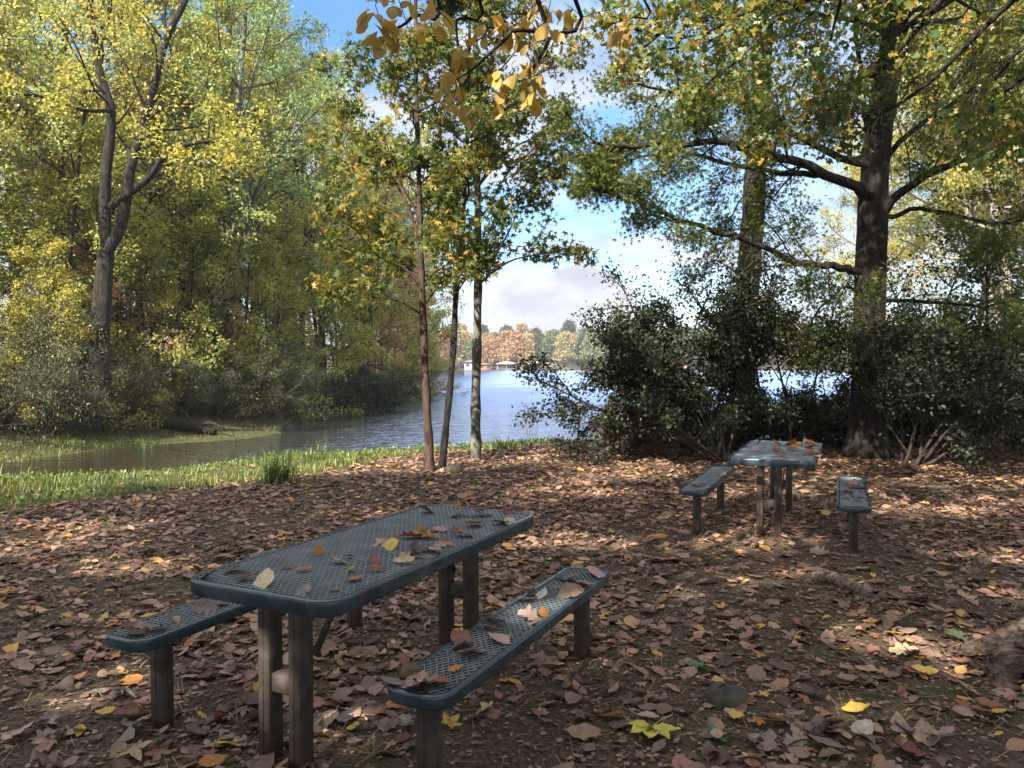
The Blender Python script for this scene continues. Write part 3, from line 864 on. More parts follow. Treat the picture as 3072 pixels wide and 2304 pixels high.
for st, r_, r2_, nk in ((stA, .17, .06, 12), (stB, .17, .06, 12), (stC, .11, .02, 7), (stD, .05, .015, 5), (stE, .06, .015, 7)):
    sm = g.smooth(st, 3)
    g.mb.tube(sm, np.linspace(r_, r2_, len(sm)), 8, jag=.12, seed=3)
    g.kids(sm, 6.0 if r_ > .15 else 3.2, r_ * .6, 2, (8, nk), up=.05, wander=.17, ratio=.42, k=5, t0=.3, minr=.012, tube0=False)
mt, ml = g.mb.mesh('forked_trunk', True), leaf_cloud('forked_crown', g.tw, 17, .115, T_DIAM, 101, .16, .3)
t = thing('forked_tree', 'forked tree with two dark lichen-patched stems rising from one leaning base across the inlet', 'tree', tuple(base))
for pn, me_, ma in (('trunk', mt, M['bark_dark']), ('crown', ml, M['lf_yellow'])):
    o = link(pn, me_, ma, t); o.location = -Vector(base)

# three young trees on the bank
def sapling(label, rows, Y, r0, r1, top, seed, limbs, zlo, nl, per, mat, bark, leafsize=.125, reach=1.0, side=0):
    g = Grow(seed)
    P = px_path(rows, Y)
    P[0][2] -= .12
    P = np.vstack([P, np.array(top)])
    sm = g.smooth(P, 3)
    rr = np.linspace(r0, r1, len(sm)); rr[0] *= 1.5; rr[1] *= 1.18
    rr *= 1 + .10 * np.sin(np.arange(len(sm)) * 2.1 + seed)
    g.mb.tube(sm, rr, 10, jag=.10, seed=seed)
    for lp, ly, lr in limbs:
        q = g.smooth(px_path(lp, ly), 3)
        g.mb.tube(q, np.linspace(lr, .006, len(q)), 6)
        g.kids(q, 2.2, lr * .5, 2, (6, 6), up=.03, wander=.2, ratio=.42, k=4, t0=.3, minr=.003)
    for q in range(nl):
        zz = zlo + (sm[-1][2] - zlo) * ((q + g.r.random()) / nl) ** 1.05
        e = int(np.argmin(np.abs(sm[:, 2] - zz)))
        az = q * 2.4 + g.r.uniform(-.5, .5); el = rad(g.r.uniform(12, 48))
        d = np.array([math.cos(az) * math.cos(el) + side, math.sin(az) * math.cos(el), math.sin(el)])
        ff = (zz - zlo) / (sm[-1][2] - zlo)
        g.branch(sm[e], norm(d), reach * (1.9 - 1.1 * ff) * g.r.uniform(.7, 1.2), .022 - .012 * ff, 2, (6, 5), up=.05, wander=.18, ratio=.42, k=4, t0=.22, minr=.003)
    b0 = at(*rows[0], Y if not hasattr(Y, '__len__') else Y[0])
    t = thing('sapling', label, 'tree', tuple(b0), group='three young trees on the lake bank')
    for pn, me_, ma in (('trunk', g.mb.mesh('sapling_trunk', True), bark), ('crown', leaf_cloud('sapling_crown', g.tw, per, leafsize, T_STAR, seed, .10, .55, .5), mat)):
        o = link(pn, me_, ma, t); o.location = -Vector(b0)
    return t

pA = [(1289, 1420), (1287, 1330), (1281, 1231), (1273, 1046), (1266, 860), (1262, 740), (1255, 463), (1249, 278), (1247, 0)]
sapling('leftmost of three young trees on the bank, upright with red-brown bark low down', pA, 11.5, .075, .02, at(1240, -420, 11.4), 31,
        [([(1262, 855), (1205, 800), (1131, 768), (1080, 700), (1020, 660)], [11.5, 11.4, 11.2, 11.0, 10.8], .028),
         ([(1262, 942), (1209, 909), (1160, 895), (1107, 888), (1060, 860)], [11.5, 11.4, 11.3, 11.2, 11.1], .018),
         ([(1272, 861), (1300, 820), (1339, 796), (1370, 740)], [11.5, 11.3, 11.1, 11.0], .018),
         ([(1258, 713), (1205, 579), (1131, 472), (1052, 394), (1000, 360)], [11.5, 11.6, 11.8, 12, 12.1], .026)],
        2.5, 19, 11, M['lf_gum'], M['bark_brown'], reach=.85)
pB = [(1324, 1415), (1332, 1340), (1343, 1231), (1360, 1046), (1369, 860), (1385, 740), (1394, 555), (1403, 370), (1406, 185), (1412, 0)]
sapling('middle of three young trees on the bank, thinnest and leaning toward the right', pB, 11.55, .058, .018, at(1420, -330, 11.6), 32,
        [([(1376, 870), (1400, 835), (1440, 800)], [11.5, 11.7, 12], .016)], 2.9, 14, 11, M['lf_gum'], M['bark_dark'], reach=.8, side=.1)
pC = [(1429, 1392), (1428, 1330), (1427, 1231), (1431, 1046), (1434, 860), (1435, 740), (1431, 463), (1427, 185), (1426, 0)]
sapling('rightmost of three young trees on the bank, thicker with pale knobbly grey bark', pC, 13.0, .098, .03, at(1426, -480, 13.0), 33,
        [([(1440, 850), (1487, 810), (1547, 777), (1640, 760), (1700, 745)], [13, 12.9, 12.7, 12.6, 12.5], .024),
         ([(1438, 760), (1500, 640), (1600, 560), (1690, 520)], [13, 12.9, 12.9, 12.8], .024),
         ([(1434, 560), (1530, 450), (1640, 400), (1720, 370)], [13, 13.1, 13.2, 13.4], .022),
         ([(1430, 380), (1530, 270), (1640, 210), (1700, 190)], [13, 12.8, 12.6, 12.4], .022)],
        3.5, 15, 10, M['lf_gum'], M['bark_grey'], leafsize=.13, reach=.95, side=.12)

# big shaded tree on the right with spreading limbs
g = Grow(41)
MY = 13.2
mp_ = px_path([(2597, 1385), (2600, 1330), (2603, 1200), (2606, 1000), (2612, 800), (2618, 600), (2632, 430), (2655, 250), (2680, 120), (2690, 0)], MY)
mp_[0][2] -= .3
mp_ = np.vstack([mp_, [6.7, 13.3, 10.5], [6.9, 13.4, 14]])
sm = g.smooth(mp_, 3)
tz = np.clip((sm[:, 2] - .0) / 14, 0, 1)
g.mb.tube(sm, .30 * (1 - .62 * tz) * (1 + .50 * np.exp(-np.clip(sm[:, 2], 0, 9) * 3.2)), 14, jag=.14, seed=5)
limbs = [
    ([(2585, 830), (2571, 812), (2520, 803), (2450, 795), (2370, 778), (2250, 722), (2100, 680), (1960, 625), (1860, 590), (1760, 560)], [13.2, 13.1, 12.9, 12.7, 12.5, 12.2, 12.0, 11.8, 11.6, 11.5], .085),
    ([(2600, 610), (2571, 565), (2465, 523), (2326, 468), (2187, 432), (2048, 428), (1900, 440), (1780, 425)], [13.2, 13.0, 12.7, 12.4, 12.1, 11.8, 11.4, 11.2], .115),
    ([(2465, 523), (2390, 518), (2302, 516), (2164, 486), (2048, 455), (1930, 470), (1840, 500)], [12.7, 12.8, 13.0, 13.3, 13.5, 13.8, 14], .06),
    ([(2612, 520), (2594, 495), (2488, 458), (2372, 393), (2300, 340), (2180, 300), (2040, 285), (1900, 250)], [13.2, 13.1, 13.0, 12.8, 12.6, 12.5, 12.3, 12], .085),
    ([(2640, 640), (2668, 611), (2719, 565), (2812, 509), (2928, 468), (3020, 430), (3120, 390), (3250, 330)], [13.2, 13.0, 12.8, 12.5, 12.2, 12.0, 11.8, 11.6], .10),
    ([(2640, 670), (2673, 648), (2765, 625), (2881, 648), (2974, 671), (3072, 662), (3180, 640)], [13.2, 13.1, 12.9, 12.7, 12.4, 12.2, 12.0], .05),
    ([(2640, 905), (2700, 903), (2835, 907), (2960, 915), (3072, 905)], [13.2, 13.1, 12.8, 12.5, 12.2], .045),
    ([(2608, 600), (2600, 480), (2605, 400), (2585, 300), (2570, 150), (2560, 0), (2540, -200)], [13.2, 13.1, 13.1, 13.2, 13.3, 13.4, 13.6], .075),
    ([(2600, 905), (2540, 860), (2480, 905), (2440, 960), (2420, 1010)], [13.2, 13.0, 12.8, 12.6, 12.5], .03),
    ([(2640, 500), (2730, 400), (2830, 330), (2950, 250), (3072, 190)], [13.2, 13.3, 13.5, 13.7, 14], .06),
    ([(2680, 120), (2560, 60), (2420, 40), (2280, -30), (2150, -60)], [13.2, 13.2, 13.1, 13, 12.8], .06),
]
for lp, ly, lr in limbs:
    q = g.smooth(px_path(lp, ly), 3, wob=.02)
    lr = lr * .82; g.mb.tube(q, lr * (1 - .8 * np.linspace(0, 1, len(q))) + .006, 8, jag=.12, seed=6)
    L_ = float(np.sum(np.linalg.norm(np.diff(q, axis=0), axis=1)))
    g.kids(q, 3.4, lr * .55, 2, (10, int(5 + L_ * 3.0)), up=.02, wander=.2, ratio=.40, k=5, t0=.28, minr=.004, flat=.5)
for q in range(16):     # the top of the crown, above the picture
    e = int(len(sm) * (.72 + .27 * q / 16)); e = min(e, len(sm) - 2)
    az = q * 2.4
    g.branch(sm[e], norm(np.array([math.cos(az), math.sin(az), .5])), 3.6, .06, 2, (7, 7), up=.05, ratio=.42, k=5, minr=.008, tube0=False)
for q in range(9):      # unseen limbs added sunward above the picture to shade the trunk
    e = int(np.argmin(np.abs(sm[:, 2] - (6.6 + q * .62))))
    g.branch(sm[e], norm(np.array([-.55 + g.r.uniform(-.45, .45), -.84, .42])), 4.6, .07, 2, (8, 9), up=.04, ratio=.42, k=5, minr=.008, tube0=False)
b0 = np.array([sm[0][0], sm[0][1], ground(sm[0][0], sm[0][1])])
t = thing('oak_tree', 'broad dark trunk with long spreading limbs, biggest tree standing on the right', 'tree', tuple(b0))
for pn, me_, ma in (('trunk', g.mb.mesh('oak_trunk', True), M['bark_dark']), ('crown', leaf_cloud('oak_crown', g.tw, 27, .115, T_OAK, 41, .11, .35, .6), M['lf_oak'])):
    o = link(pn, me_, ma, t); o.location = -Vector(b0)

# tall pine between the lake and the shrubs
g = Grow(51)
pp = px_path([(2216, 1350), (2222, 1250), (2236, 1000), (2252, 760), (2264, 590), (2275, 400), (2283, 250), (2290, 100), (2295, -60)], 14.8)
pp[0][2] -= .3
pp = np.vstack([pp, [5.1, 14.9, 12], [5.2, 15, 17], [5.2, 15.1, 21]])
sm = g.smooth(pp, 3)
tz = np.clip(sm[:, 2] / 21, 0, 1)
g.mb.tube(sm, .255 * (1 - .75 * tz) * (1 + .3 * np.exp(-np.clip(sm[:, 2], 0, 9) * 3)), 14, jag=.12, seed=8)
for q in range(22):
    e = min(int(len(sm) * (.78 + .21 * q / 22)), len(sm) - 2)
    az = q * 2.4
    g.branch(sm[e], norm(np.array([math.cos(az), math.sin(az), .25])), 2.9 - q * .08, .05, 2, (6, 7), up=.03, ratio=.4, k=4, minr=.01, tube0=False)
for lp, ly in (([(2262, 640), (2330, 700), (2380, 790), (2390, 860)], 14.6), ([(2268, 560), (2220, 600), (2180, 680)], 14.5), ([(2240, 930), (2330, 940), (2420, 960)], 14.4)):
    q = g.smooth(px_path(lp, ly), 3); g.mb.tube(q, np.linspace(.022, .006, len(q)), 5)
    g.mb.tube(q + .05, np.linspace(.01, .004, len(q)), 4)
b0 = np.array([sm[0][0], sm[0][1], ground(sm[0][0], sm[0][1])])
t = thing('pine_tree', 'straight tall pine with blocky grey-brown bark between the lake and the dark shrubs', 'tree', tuple(b0))
for pn, me_, ma in (('trunk', g.mb.mesh('pine_trunk', True), M['bark_pine']), ('crown', leaf_cloud('pine_crown', g.tw, 40, .22, T_NARROW, 51, .16, -.1, .4), M['lf_pine'])):
    o = link(pn, me_, ma, t); o.location = -Vector(b0)

# tree just outside the picture on the right: its roots and its overhanging branches are seen
g = Grow(61)
tx, ty = 4.15, 4.5
tr = g.smooth([[tx, ty, -.3], [tx, ty, .5], [tx - .02, ty, 2], [tx + .05, ty - .05, 4.2], [tx + .1, ty - .1, 7], [tx + .1, ty, 11], [tx + .2, ty, 14]], 4)
g.mb.tube(tr, .34 * (1 - .6 * np.linspace(0, 1, len(tr))) * (1 + .35 * np.exp(-np.clip(tr[:, 2], 0, 9) * 5)), 14, jag=.12, seed=9)
for lp, ly, lr in (
        ([(3300, -250), (3020, -130), (2826, 0), (2696, 153), (2604, 245), (2465, 343), (2380, 400)], [6, 6.6, 7, 7.2, 7.4, 7.7, 8], .032),
        ([(3350, -200), (3150, -90), (3043, 0), (2904, 130), (2742, 278), (2627, 352), (2560, 420)], [6, 6.3, 6.5, 6.7, 6.9, 7.1, 7.3], .028),
        ([(2900, -260), (2620, -110), (2414, 0), (2233, 93), (2048, 134), (1900, 175)], [7.5, 8, 8.3, 8.6, 8.8, 9], .03),
        ([(2850, -260), (2560, -130), (2363, -20), (2224, 45), (2048, 115), (1930, 90), (1850, 60)], [7, 7.4, 7.7, 8, 8.2, 8.4, 8.6], .026),
        ([(3400, -100), (3200, 20), (3072, 130), (2980, 240), (2910, 330)], [5.8, 6, 6.2, 6.4, 6.6], .024),
        ([(3400, 40), (3200, 150), (3060, 240), (2960, 320), (2880, 380)], [7, 7.3, 7.6, 7.9, 8.2], .024),
        ([(2700, -200), (2500, -90), (2330, 60), (2200, 190), (2090, 260)], [8, 8, 8, 8, 8], .026)):
    P = np.vstack([[tx, ty, 5.2 + g.r.uniform(0, .8)], px_path(lp, ly)])
    q = g.smooth(P, 3, wob=.012)
    g.mb.tube(q, np.linspace(lr * 1.5, .006, len(q)), 7)
    g.kids(q, 2.3, lr * .5, 2, (7, 9), up=.0, wander=.22, ratio=.38, k=4, t0=.33, minr=.003, flat=.35)
ntw = len(g.tw)
for q in range(12):     # unseen limbs added above the picture to shade the oak and shrubs
    zz = 7.2 + q * .5
    e = int(np.argmin(np.abs(tr[:, 2] - zz)))
    g.branch(tr[e], norm(np.array([-.25 + g.r.uniform(-.5, .5), 1, .16])), 6.0, .09, 2, (8, 9), up=.03, ratio=.40, k=5, minr=.008, tube0=False)
for q in range(28):     # the rest of its crown over the camera's right shoulder
    e = min(int(len(tr) * (.50 + .46 * q / 28)), len(tr) - 2)
    az = q * 2.4
    g.branch(tr[e], norm(np.array([math.cos(az) - .25, math.sin(az) + .1, .45])), 5.0, .08, 2, (6, 7), up=.05, ratio=.42, k=5, minr=.01, tube0=False)
b0 = np.array([tx, ty, 0])
t = thing('maple_tree', 'maple at the right edge showing only scaly roots and overhanging lobed leaves', 'tree', tuple(b0))
o = link('trunk', g.mb.mesh('maple_trunk', True), M['bark_dark'], t); o.location = -Vector(b0)
o = link('crown', leaf_cloud('maple_crown', g.tw[:ntw] + g.tw[ntw:], 12, .09, T_MAPLE, 61, .12, .5, .5, gap=(0, 0, 0)), M['lf_maple'], t); o.location = -Vector(b0)
for rows, r0, r1 in (([(4.0, 4.45, .40), (3.5, 4.36, .24), (3.05, 4.27, .14), (2.72, 4.19, .06), (2.5, 4.2, .005), (2.36, 4.26, -.06)], .15, .03),
                     ([(4.0, 4.35, .38), (3.4, 4.12, .22), (2.9, 4.02, .15), (2.62, 3.95, .10), (2.50, 3.88, .02), (2.47, 3.82, -.09)], .13, .05)):
    mb = MB(); q = g.smooth(rows, 5)
    mb.tube(g.smooth(q, 3, wob=.006), np.interp(np.linspace(0, 1, (len(q) - 1) * 3 + 1), np.linspace(0, 1, len(q)), np.linspace(r0, r1, len(q))), 18, jag=.24, seed=12)
    o = link('root', mb.mesh('root', True), M['bark_root'], t); o.location = -Vector(b0)

# tree over the camera's left shoulder: its tan leaves hang into the top of the picture
g = Grow(71)
hx, hy = -2.7, .9
tr = g.smooth([[hx, hy, -.3], [hx, hy, 1], [hx + .05, hy, 3], [hx + .2, hy + .1, 5.5], [hx + .3, hy, 9], [hx + .3, hy, 12]], 4)
g.mb.tube(tr, .22 * (1 - .65 * np.linspace(0, 1, len(tr))), 10, jag=.1, seed=2)
tips = []
clus = [(1125, 40), (1140, 75), (1165, 105), (1175, 130), (1195, 25), (1225, 5), (1305, 25), (1312, 55), (1452, 108), (1380, 160), (1378, 195), (1400, 150), (1330, 225), (1362, 235), (1342, 290), (1385, 300), (1362, 322), (1392, 335),
        (1500, 215), (1525, 72), (1565, 60), (1600, 75), (1540, 105), (1580, 115), (1578, 188), (1618, 190), (1600, 235), (1604, 275), (1508, 285), (1610, 45), (1640, 60), (1700, 42), (1725, 35), (1880, 45), (1885, 90), (1460, 40), (1270, 60), (1655, 20)]
for lp, ly in (([(1704, -60), (1649, 116), (1603, 200), (1590, 235)], 4.3), ([(1600, -40), (1533, 93), (1480, 150), (1422, 204), (1375, 235)], 4.2), ([(1300, -60), (1240, 45), (1200, 80), (1150, 95)], 4.4), ([(1900, -60), (1880, 60)], 4.6), ([(1420, -60), (1370, 60), (1385, 190)], 4.3)):
    P = np.vstack([[hx + .2, hy + .1, 5.2], [-1.2, 2.6, 5.0], px_path(lp, ly)])
    q = g.smooth(P, 4)
    g.mb.tube(q, np.linspace(.022, .003, len(q)), 6)
    tips.append(q)
allp = np.vstack(tips)
V, Qf, vv, nV = [], [], [], 0
rg = np.random.default_rng(7)
for (cx, cy) in clus:
    c = at(cx, cy, 4.3 + rg.normal(0, .12))
    near = allp[np.argmin(np.linalg.norm(allp - c, axis=1))]
    g.mb.tube(g.smooth([near, (near + c) / 2 + [0, 0, .03], c + [0, 0, .05]], 3), .0025, 3)
    cv = rg.random()
    for q in range(int(rg.integers(3, 6))):
        az = q * 1.4 + rg.random() * 2
        D = norm(np.array([math.cos(az) * .75, math.sin(az) * .75, -.55 - .5 * rg.random()]))
        N = rg.normal(0, .5, 3) + [0, -.3, .6]; N = norm(N - D * (N @ D)); B = np.cross(N, D)
        S = rg.uniform(.07, .13)
        tv, tf = T_LONG
        V.append(c + rg.normal(0, .03, 3) + S * (tv[:, :1] * D + tv[:, 1:2] * B + tv[:, 2:3] * N))
        Qf.append(tf + nV); nV += len(tv); vv += [float(np.clip(.7 * cv + .3 * rg.random(), 0, 1))] * len(tf)
tw_hang = make_mesh('hickory_spray', np.vstack(V), [np.vstack(Qf)], np.array(vv))
for q in range(12):
    e = min(int(len(tr) * (.55 + .42 * q / 12)), len(tr) - 2)
    az = q * 2.4
    if math.sin(az) > .1: az += math.pi
    g.branch(tr[e], norm(np.array([math.cos(az), math.sin(az), .45])), 3.4, .06, 2, (5, 6), up=.05, ratio=.42, k=5, minr=.01, tube0=False)
b0 = np.array([hx, hy, 0])
t = thing('hickory_tree', 'tree outside the picture whose tan drooping leaves hang into the top centre', 'tree', tuple(b0))
for pn, me_, ma in (('trunk', g.mb.mesh('hickory_trunk', True), M['bark_dark']), ('foliage', tw_hang, M['lf_tan']), ('crown', leaf_cloud('hickory_crown', g.tw, 19, .15, T_OVAL, 71, .16, gap=(0, 0, 0)), M['lf_yellow'])):
    o = link(pn, me_, ma, t); o.location = -Vector(b0)

# unseen shade trees towards the sun, crowns cut open over the sun patches
SL = ['tall tree outside the picture, behind the camera to the left', 'tall tree outside the picture, straight behind the camera', 'tree outside the picture, behind the camera to the right', 'tree outside the picture, far behind to the left', 'slender tree outside the picture, close behind the camera', 'tree outside the picture beyond the right shoulder of the camera', 'tall tree outside the picture at the left by the creek']
for q, (x, y, H, lm) in enumerate(SHADE):
    loc = (x, y, ground(x, y) - .05)
    plant('shade_tree', SL[q], 'tree', forest_tree('shade%d' % q, 500 + q, H, .22, .2, 5.0, 26, (5, 6), 20, .22, T_DIAM, gap=loc), (M['bark_dark'], M[lm]), loc, group='shade trees around the picnic ground')

# right-hand wood in the sun beyond the shrubs
for q, (kx, x, y, sc) in enumerate((('right1', 17.2, 27, .9), ('right2', 19.6, 31, 1), ('right1', 22, 36, 1.05), ('right2', 20.4, 28.4, .9), ('right1', 25, 33, 1), ('right2', 24.2, 41, 1.05), ('right1', 28.5, 46, 1.1), ('right2', 30, 37, 1),
                         ('right1', 35, 44, 1.1), ('right2', 33, 52, 1.1), ('right1', 23.5, 47, .9), ('right2', 40, 55, 1.1), ('right2', 16.6, 24.5, .8))):
    put(kx, x, y, sc=sc, name='sunlit_tree', label=('pale-trunked sunlit tree with yellow leaves beyond the dark shrubs' if kx == 'right1' else 'tall pale-trunked tree with sparse olive leaves beyond the dark shrubs'))

# ------------------------------------------------------------------ shrubs
def shrub(name, label, meshes, mats, x, y, rz=0.0, sc=1.0, group=None):
    return plant(name, label, 'shrub', meshes, mats, (x, y, ground(x, y)), rz, sc, group, ('stem', 'foliage'))

dirsA = [(-.85, -.2, .80), (-.6, .3, .95), (-.45, .2, 1.1), (.25, -.1, 1.05), (-.2, -.2, 1.2), (-.8, .3, .75), (-.7, .1, 1.0), (-.92, -.1, .66), (-.55, -.25, .85)]
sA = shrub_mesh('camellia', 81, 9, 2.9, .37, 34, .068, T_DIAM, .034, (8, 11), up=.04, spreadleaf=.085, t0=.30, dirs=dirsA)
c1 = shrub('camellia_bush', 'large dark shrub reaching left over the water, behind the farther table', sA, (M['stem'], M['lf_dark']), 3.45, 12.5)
mb = MB()
rg = np.random.default_rng(3)
for (bx, by) in ((2055, 1100),):
    c = at(bx, by, 12.0)
    for q in range(6):
        a = q * 1.05
        D = norm(np.array([math.cos(a), -.5, math.sin(a)])); S_ = np.cross(D, [0, -1, 0])
        mb.add([c, c + D * .018 + S_ * .013, c + D * .036, c + D * .018 - S_ * .013], quads=[[0, 1, 2, 3]])
o = link('blossom', mb.mesh('blossom'), noise_mat('petal_pink', (.55, .16, .22), (.72, .30, .36), 30, .7), c1); o.location = -Vector(c1.location)
dirsB = [(-.25, -.1, 1.1), (.15, .35, 1), (.4, .2, 1.0), (.9, -.2, .8), (.1, -.4, 1.2), (.5, .4, 1.1), (.7, .1, .5), (1.0, 0, .6), (.55, -.45, 1)]
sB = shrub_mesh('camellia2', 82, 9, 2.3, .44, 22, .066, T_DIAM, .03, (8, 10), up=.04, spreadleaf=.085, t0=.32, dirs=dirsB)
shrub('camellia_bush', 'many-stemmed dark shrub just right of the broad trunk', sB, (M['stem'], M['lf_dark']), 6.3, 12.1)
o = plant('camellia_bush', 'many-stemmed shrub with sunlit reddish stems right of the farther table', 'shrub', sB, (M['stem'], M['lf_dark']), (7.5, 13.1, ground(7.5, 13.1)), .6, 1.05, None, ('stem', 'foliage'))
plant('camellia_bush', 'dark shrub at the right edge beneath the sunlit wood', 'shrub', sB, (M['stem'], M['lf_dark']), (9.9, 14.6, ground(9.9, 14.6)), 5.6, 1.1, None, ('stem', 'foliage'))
sC = shrub_mesh('camellia3', 83, 5, 3.3, .32, 9, .07, T_DIAM, .03, (8, 10), up=.06, lean=.6, spreadleaf=.12, t0=.35)
shrub('tall_shrub', 'tall loose shrub rising behind the farther table beside the pine', sC, (M['stem'], M['lf_dark']), 4.9, 13.6)
plant('tall_shrub', 'tall reddish-brown shrub rising at the right under the overhanging maple', 'shrub', (sC[0], sC[1].copy()), (M['stem'], M['lf_red']), (9.2, 15.5, ground(9.2, 15.5)), 1.5, 1.25, None, ('stem', 'foliage'))
shrub('tall_shrub', 'tall thin dark shrub rising above the large shrub beside the water', (sC[0], sC[1]), (M['stem'], M['lf_dark']), 3.3, 13.2, 2.0)
sD = shrub_mesh('small', 84, 11, .95, .45, 20, .045, T_DIAM, .012, (6, 7), up=.05, lean=.75, spreadleaf=.05, t0=.2)
shrub('small_shrub', 'small twiggy reddish shrub at the end of the grass strip by the water', sD, (M['stem'], M['lf_red']), 1.95, 13.6)
sH = shrub_mesh('hedge', 85, 12, 1.05, .5, 22, .06, T_DIAM, .016, (7, 7), up=.02, lean=1.1, spreadleaf=.07, t0=.1, base=.35)
HL = ['round clipped dark green bush right behind the small reddish shrub', 'low dark evergreen bush behind the bench left of the farther table', 'low dark evergreen bush between the pine and the broad trunk', 'low dark evergreen bush hidden behind the broad trunk', 'low dark evergreen bush right of the many-stemmed shrubs', 'low dark evergreen bush at the right edge of the leaf-strewn ground', 'low dark evergreen bush behind the roots of the tall shrub']
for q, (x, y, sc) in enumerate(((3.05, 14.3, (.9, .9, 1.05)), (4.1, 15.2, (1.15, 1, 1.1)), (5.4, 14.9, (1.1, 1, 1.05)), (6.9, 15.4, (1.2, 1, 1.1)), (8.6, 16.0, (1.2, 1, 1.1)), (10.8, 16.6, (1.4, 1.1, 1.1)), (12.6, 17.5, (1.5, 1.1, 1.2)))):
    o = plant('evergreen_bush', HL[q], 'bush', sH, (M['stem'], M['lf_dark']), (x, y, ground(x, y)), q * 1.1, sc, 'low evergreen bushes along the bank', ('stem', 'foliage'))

sW = shrub_mesh('willow', 86, 13, 3.3, .42, 17, .08, T_NARROW, .03, (8, 10), up=.05, lean=.95, spreadleaf=.13, droop=.5, t0=.12, base=.4)
WL = ['grey-green willowy shrub at the left edge above the mud bank', 'grey-green willowy shrub overhanging the mud bank of the inlet', 'tall grey-green shrub at the left edge behind the bank shrubs', 'grey-green shrub below the forked tree', 'grey-green shrub beside the fallen log', 'tall grey-green shrub midway along the far bank of the inlet', 'grey-green shrub on the bank left of the dark round bush', 'pale grey shrub on the point right of the dark round bush', 'small pale shrub at the tip of the wooded point', 'grey-green shrub behind the grassy spit in the inlet']
for q, (x, y, sc) in enumerate(((-14.2, 20.4, 1.05), (-13.2, 21.2, .85), (-15.4, 21.4, 1.3), (-12.2, 23.0, .75), (-11.2, 25.6, .65), (-10.4, 28.4, .9), (-9.6, 31.2, .9), (-6.9, 42.0, .8), (-6.2, 49.5, .7), (-11.8, 27.2, .65))):
    plant('willow_shrub', WL[q], 'shrub', sW, (M['stem'], M['lf_grey']), (x, y, ground(x, y) - .1), q * 1.3, sc, 'willowy shrubs along the inlet', ('stem', 'foliage'))
plant('dark_bush', 'dark rounded bush at the water where the wooded point begins', 'bush', sH, (M['stem'], M['lf_dark']), (-7.3, 37.2, ground(-7.3, 37.2) - .1), .5, (1.9, 1.6, 2.0), None, ('stem', 'foliage'))

# fallen log and rocks
g = Grow(5)
mb = MB()
c = np.array([-10.3, 23.9, ground(-10.3, 23.9) + .12])
mb.tube(g.smooth([c + [-1.1, .3, -.05], c + [-.4, .1, .06], c + [.3, 0, .05], c + [1.1, -.2, -.12]], 3), [.16, .19, .17, .18, .16, .17, .15, .14, .13, .10], 9, cap=True, jag=.2)
mb.tube(g.smooth([c + [.2, 0, .1], c + [.1, .1, .4], c + [-.1, .1, .55]], 3), np.linspace(.09, .03, 7), 6, cap=True)
mb.tube(g.smooth([c + [.5, -.05, .05], c + [1.0, -.3, .18], c + [1.5, -.5, .02]], 3), np.linspace(.08, .03, 7), 6, cap=True)
tag(link('fallen_log', mb.mesh('fallen_log', True), M['bark_dark']), 'dark fallen log with broken stubs on the far bank of the inlet', 'log')
def rock(name, label, loc, size, mat, seed):
    rg = np.random.default_rng(seed)
    bm_v, bm_q = [], []
    k, n = 10, 6
    for a in range(n + 1):
        th = math.pi * a / n
        for b_ in range(k):
            ph = 2 * math.pi * b_ / k
            r_ = 1 + .22 * (rg.random() - .5)
            bm_v.append((r_ * math.sin(th) * math.cos(ph) * size[0], r_ * math.sin(th) * math.sin(ph) * size[1], r_ * math.cos(th) * size[2]))
    for a in range(n):
        for b_ in range(k):
            c_ = (b_ + 1) % k
            bm_q.append((a * k + b_, (a + 1) * k + b_, (a + 1) * k + c_, a * k + c_))
    return tag(link(name, make_mesh(name, bm_v, [bm_q], smooth=True), mat, None, loc), label, 'rock' if name == 'rock' else 'stump')
M['rock'] = noise_mat('rock', (.03, .026, .022), (.10, .085, .07), 9, .9, bump=.6, patch=((.05, .07, .02), 5, .5, .7))
rock('rock', 'dark knobbly stone among leaves right of the middle young tree', (-.86, 11.35, .03), (.16, .13, .09), M['rock'], 3)
rock('tree_stump', 'low mossy stump nub rising from the leaves right of the bench', (1.02, 3.62, .0), (.115, .10, .085), M['rock'], 4)
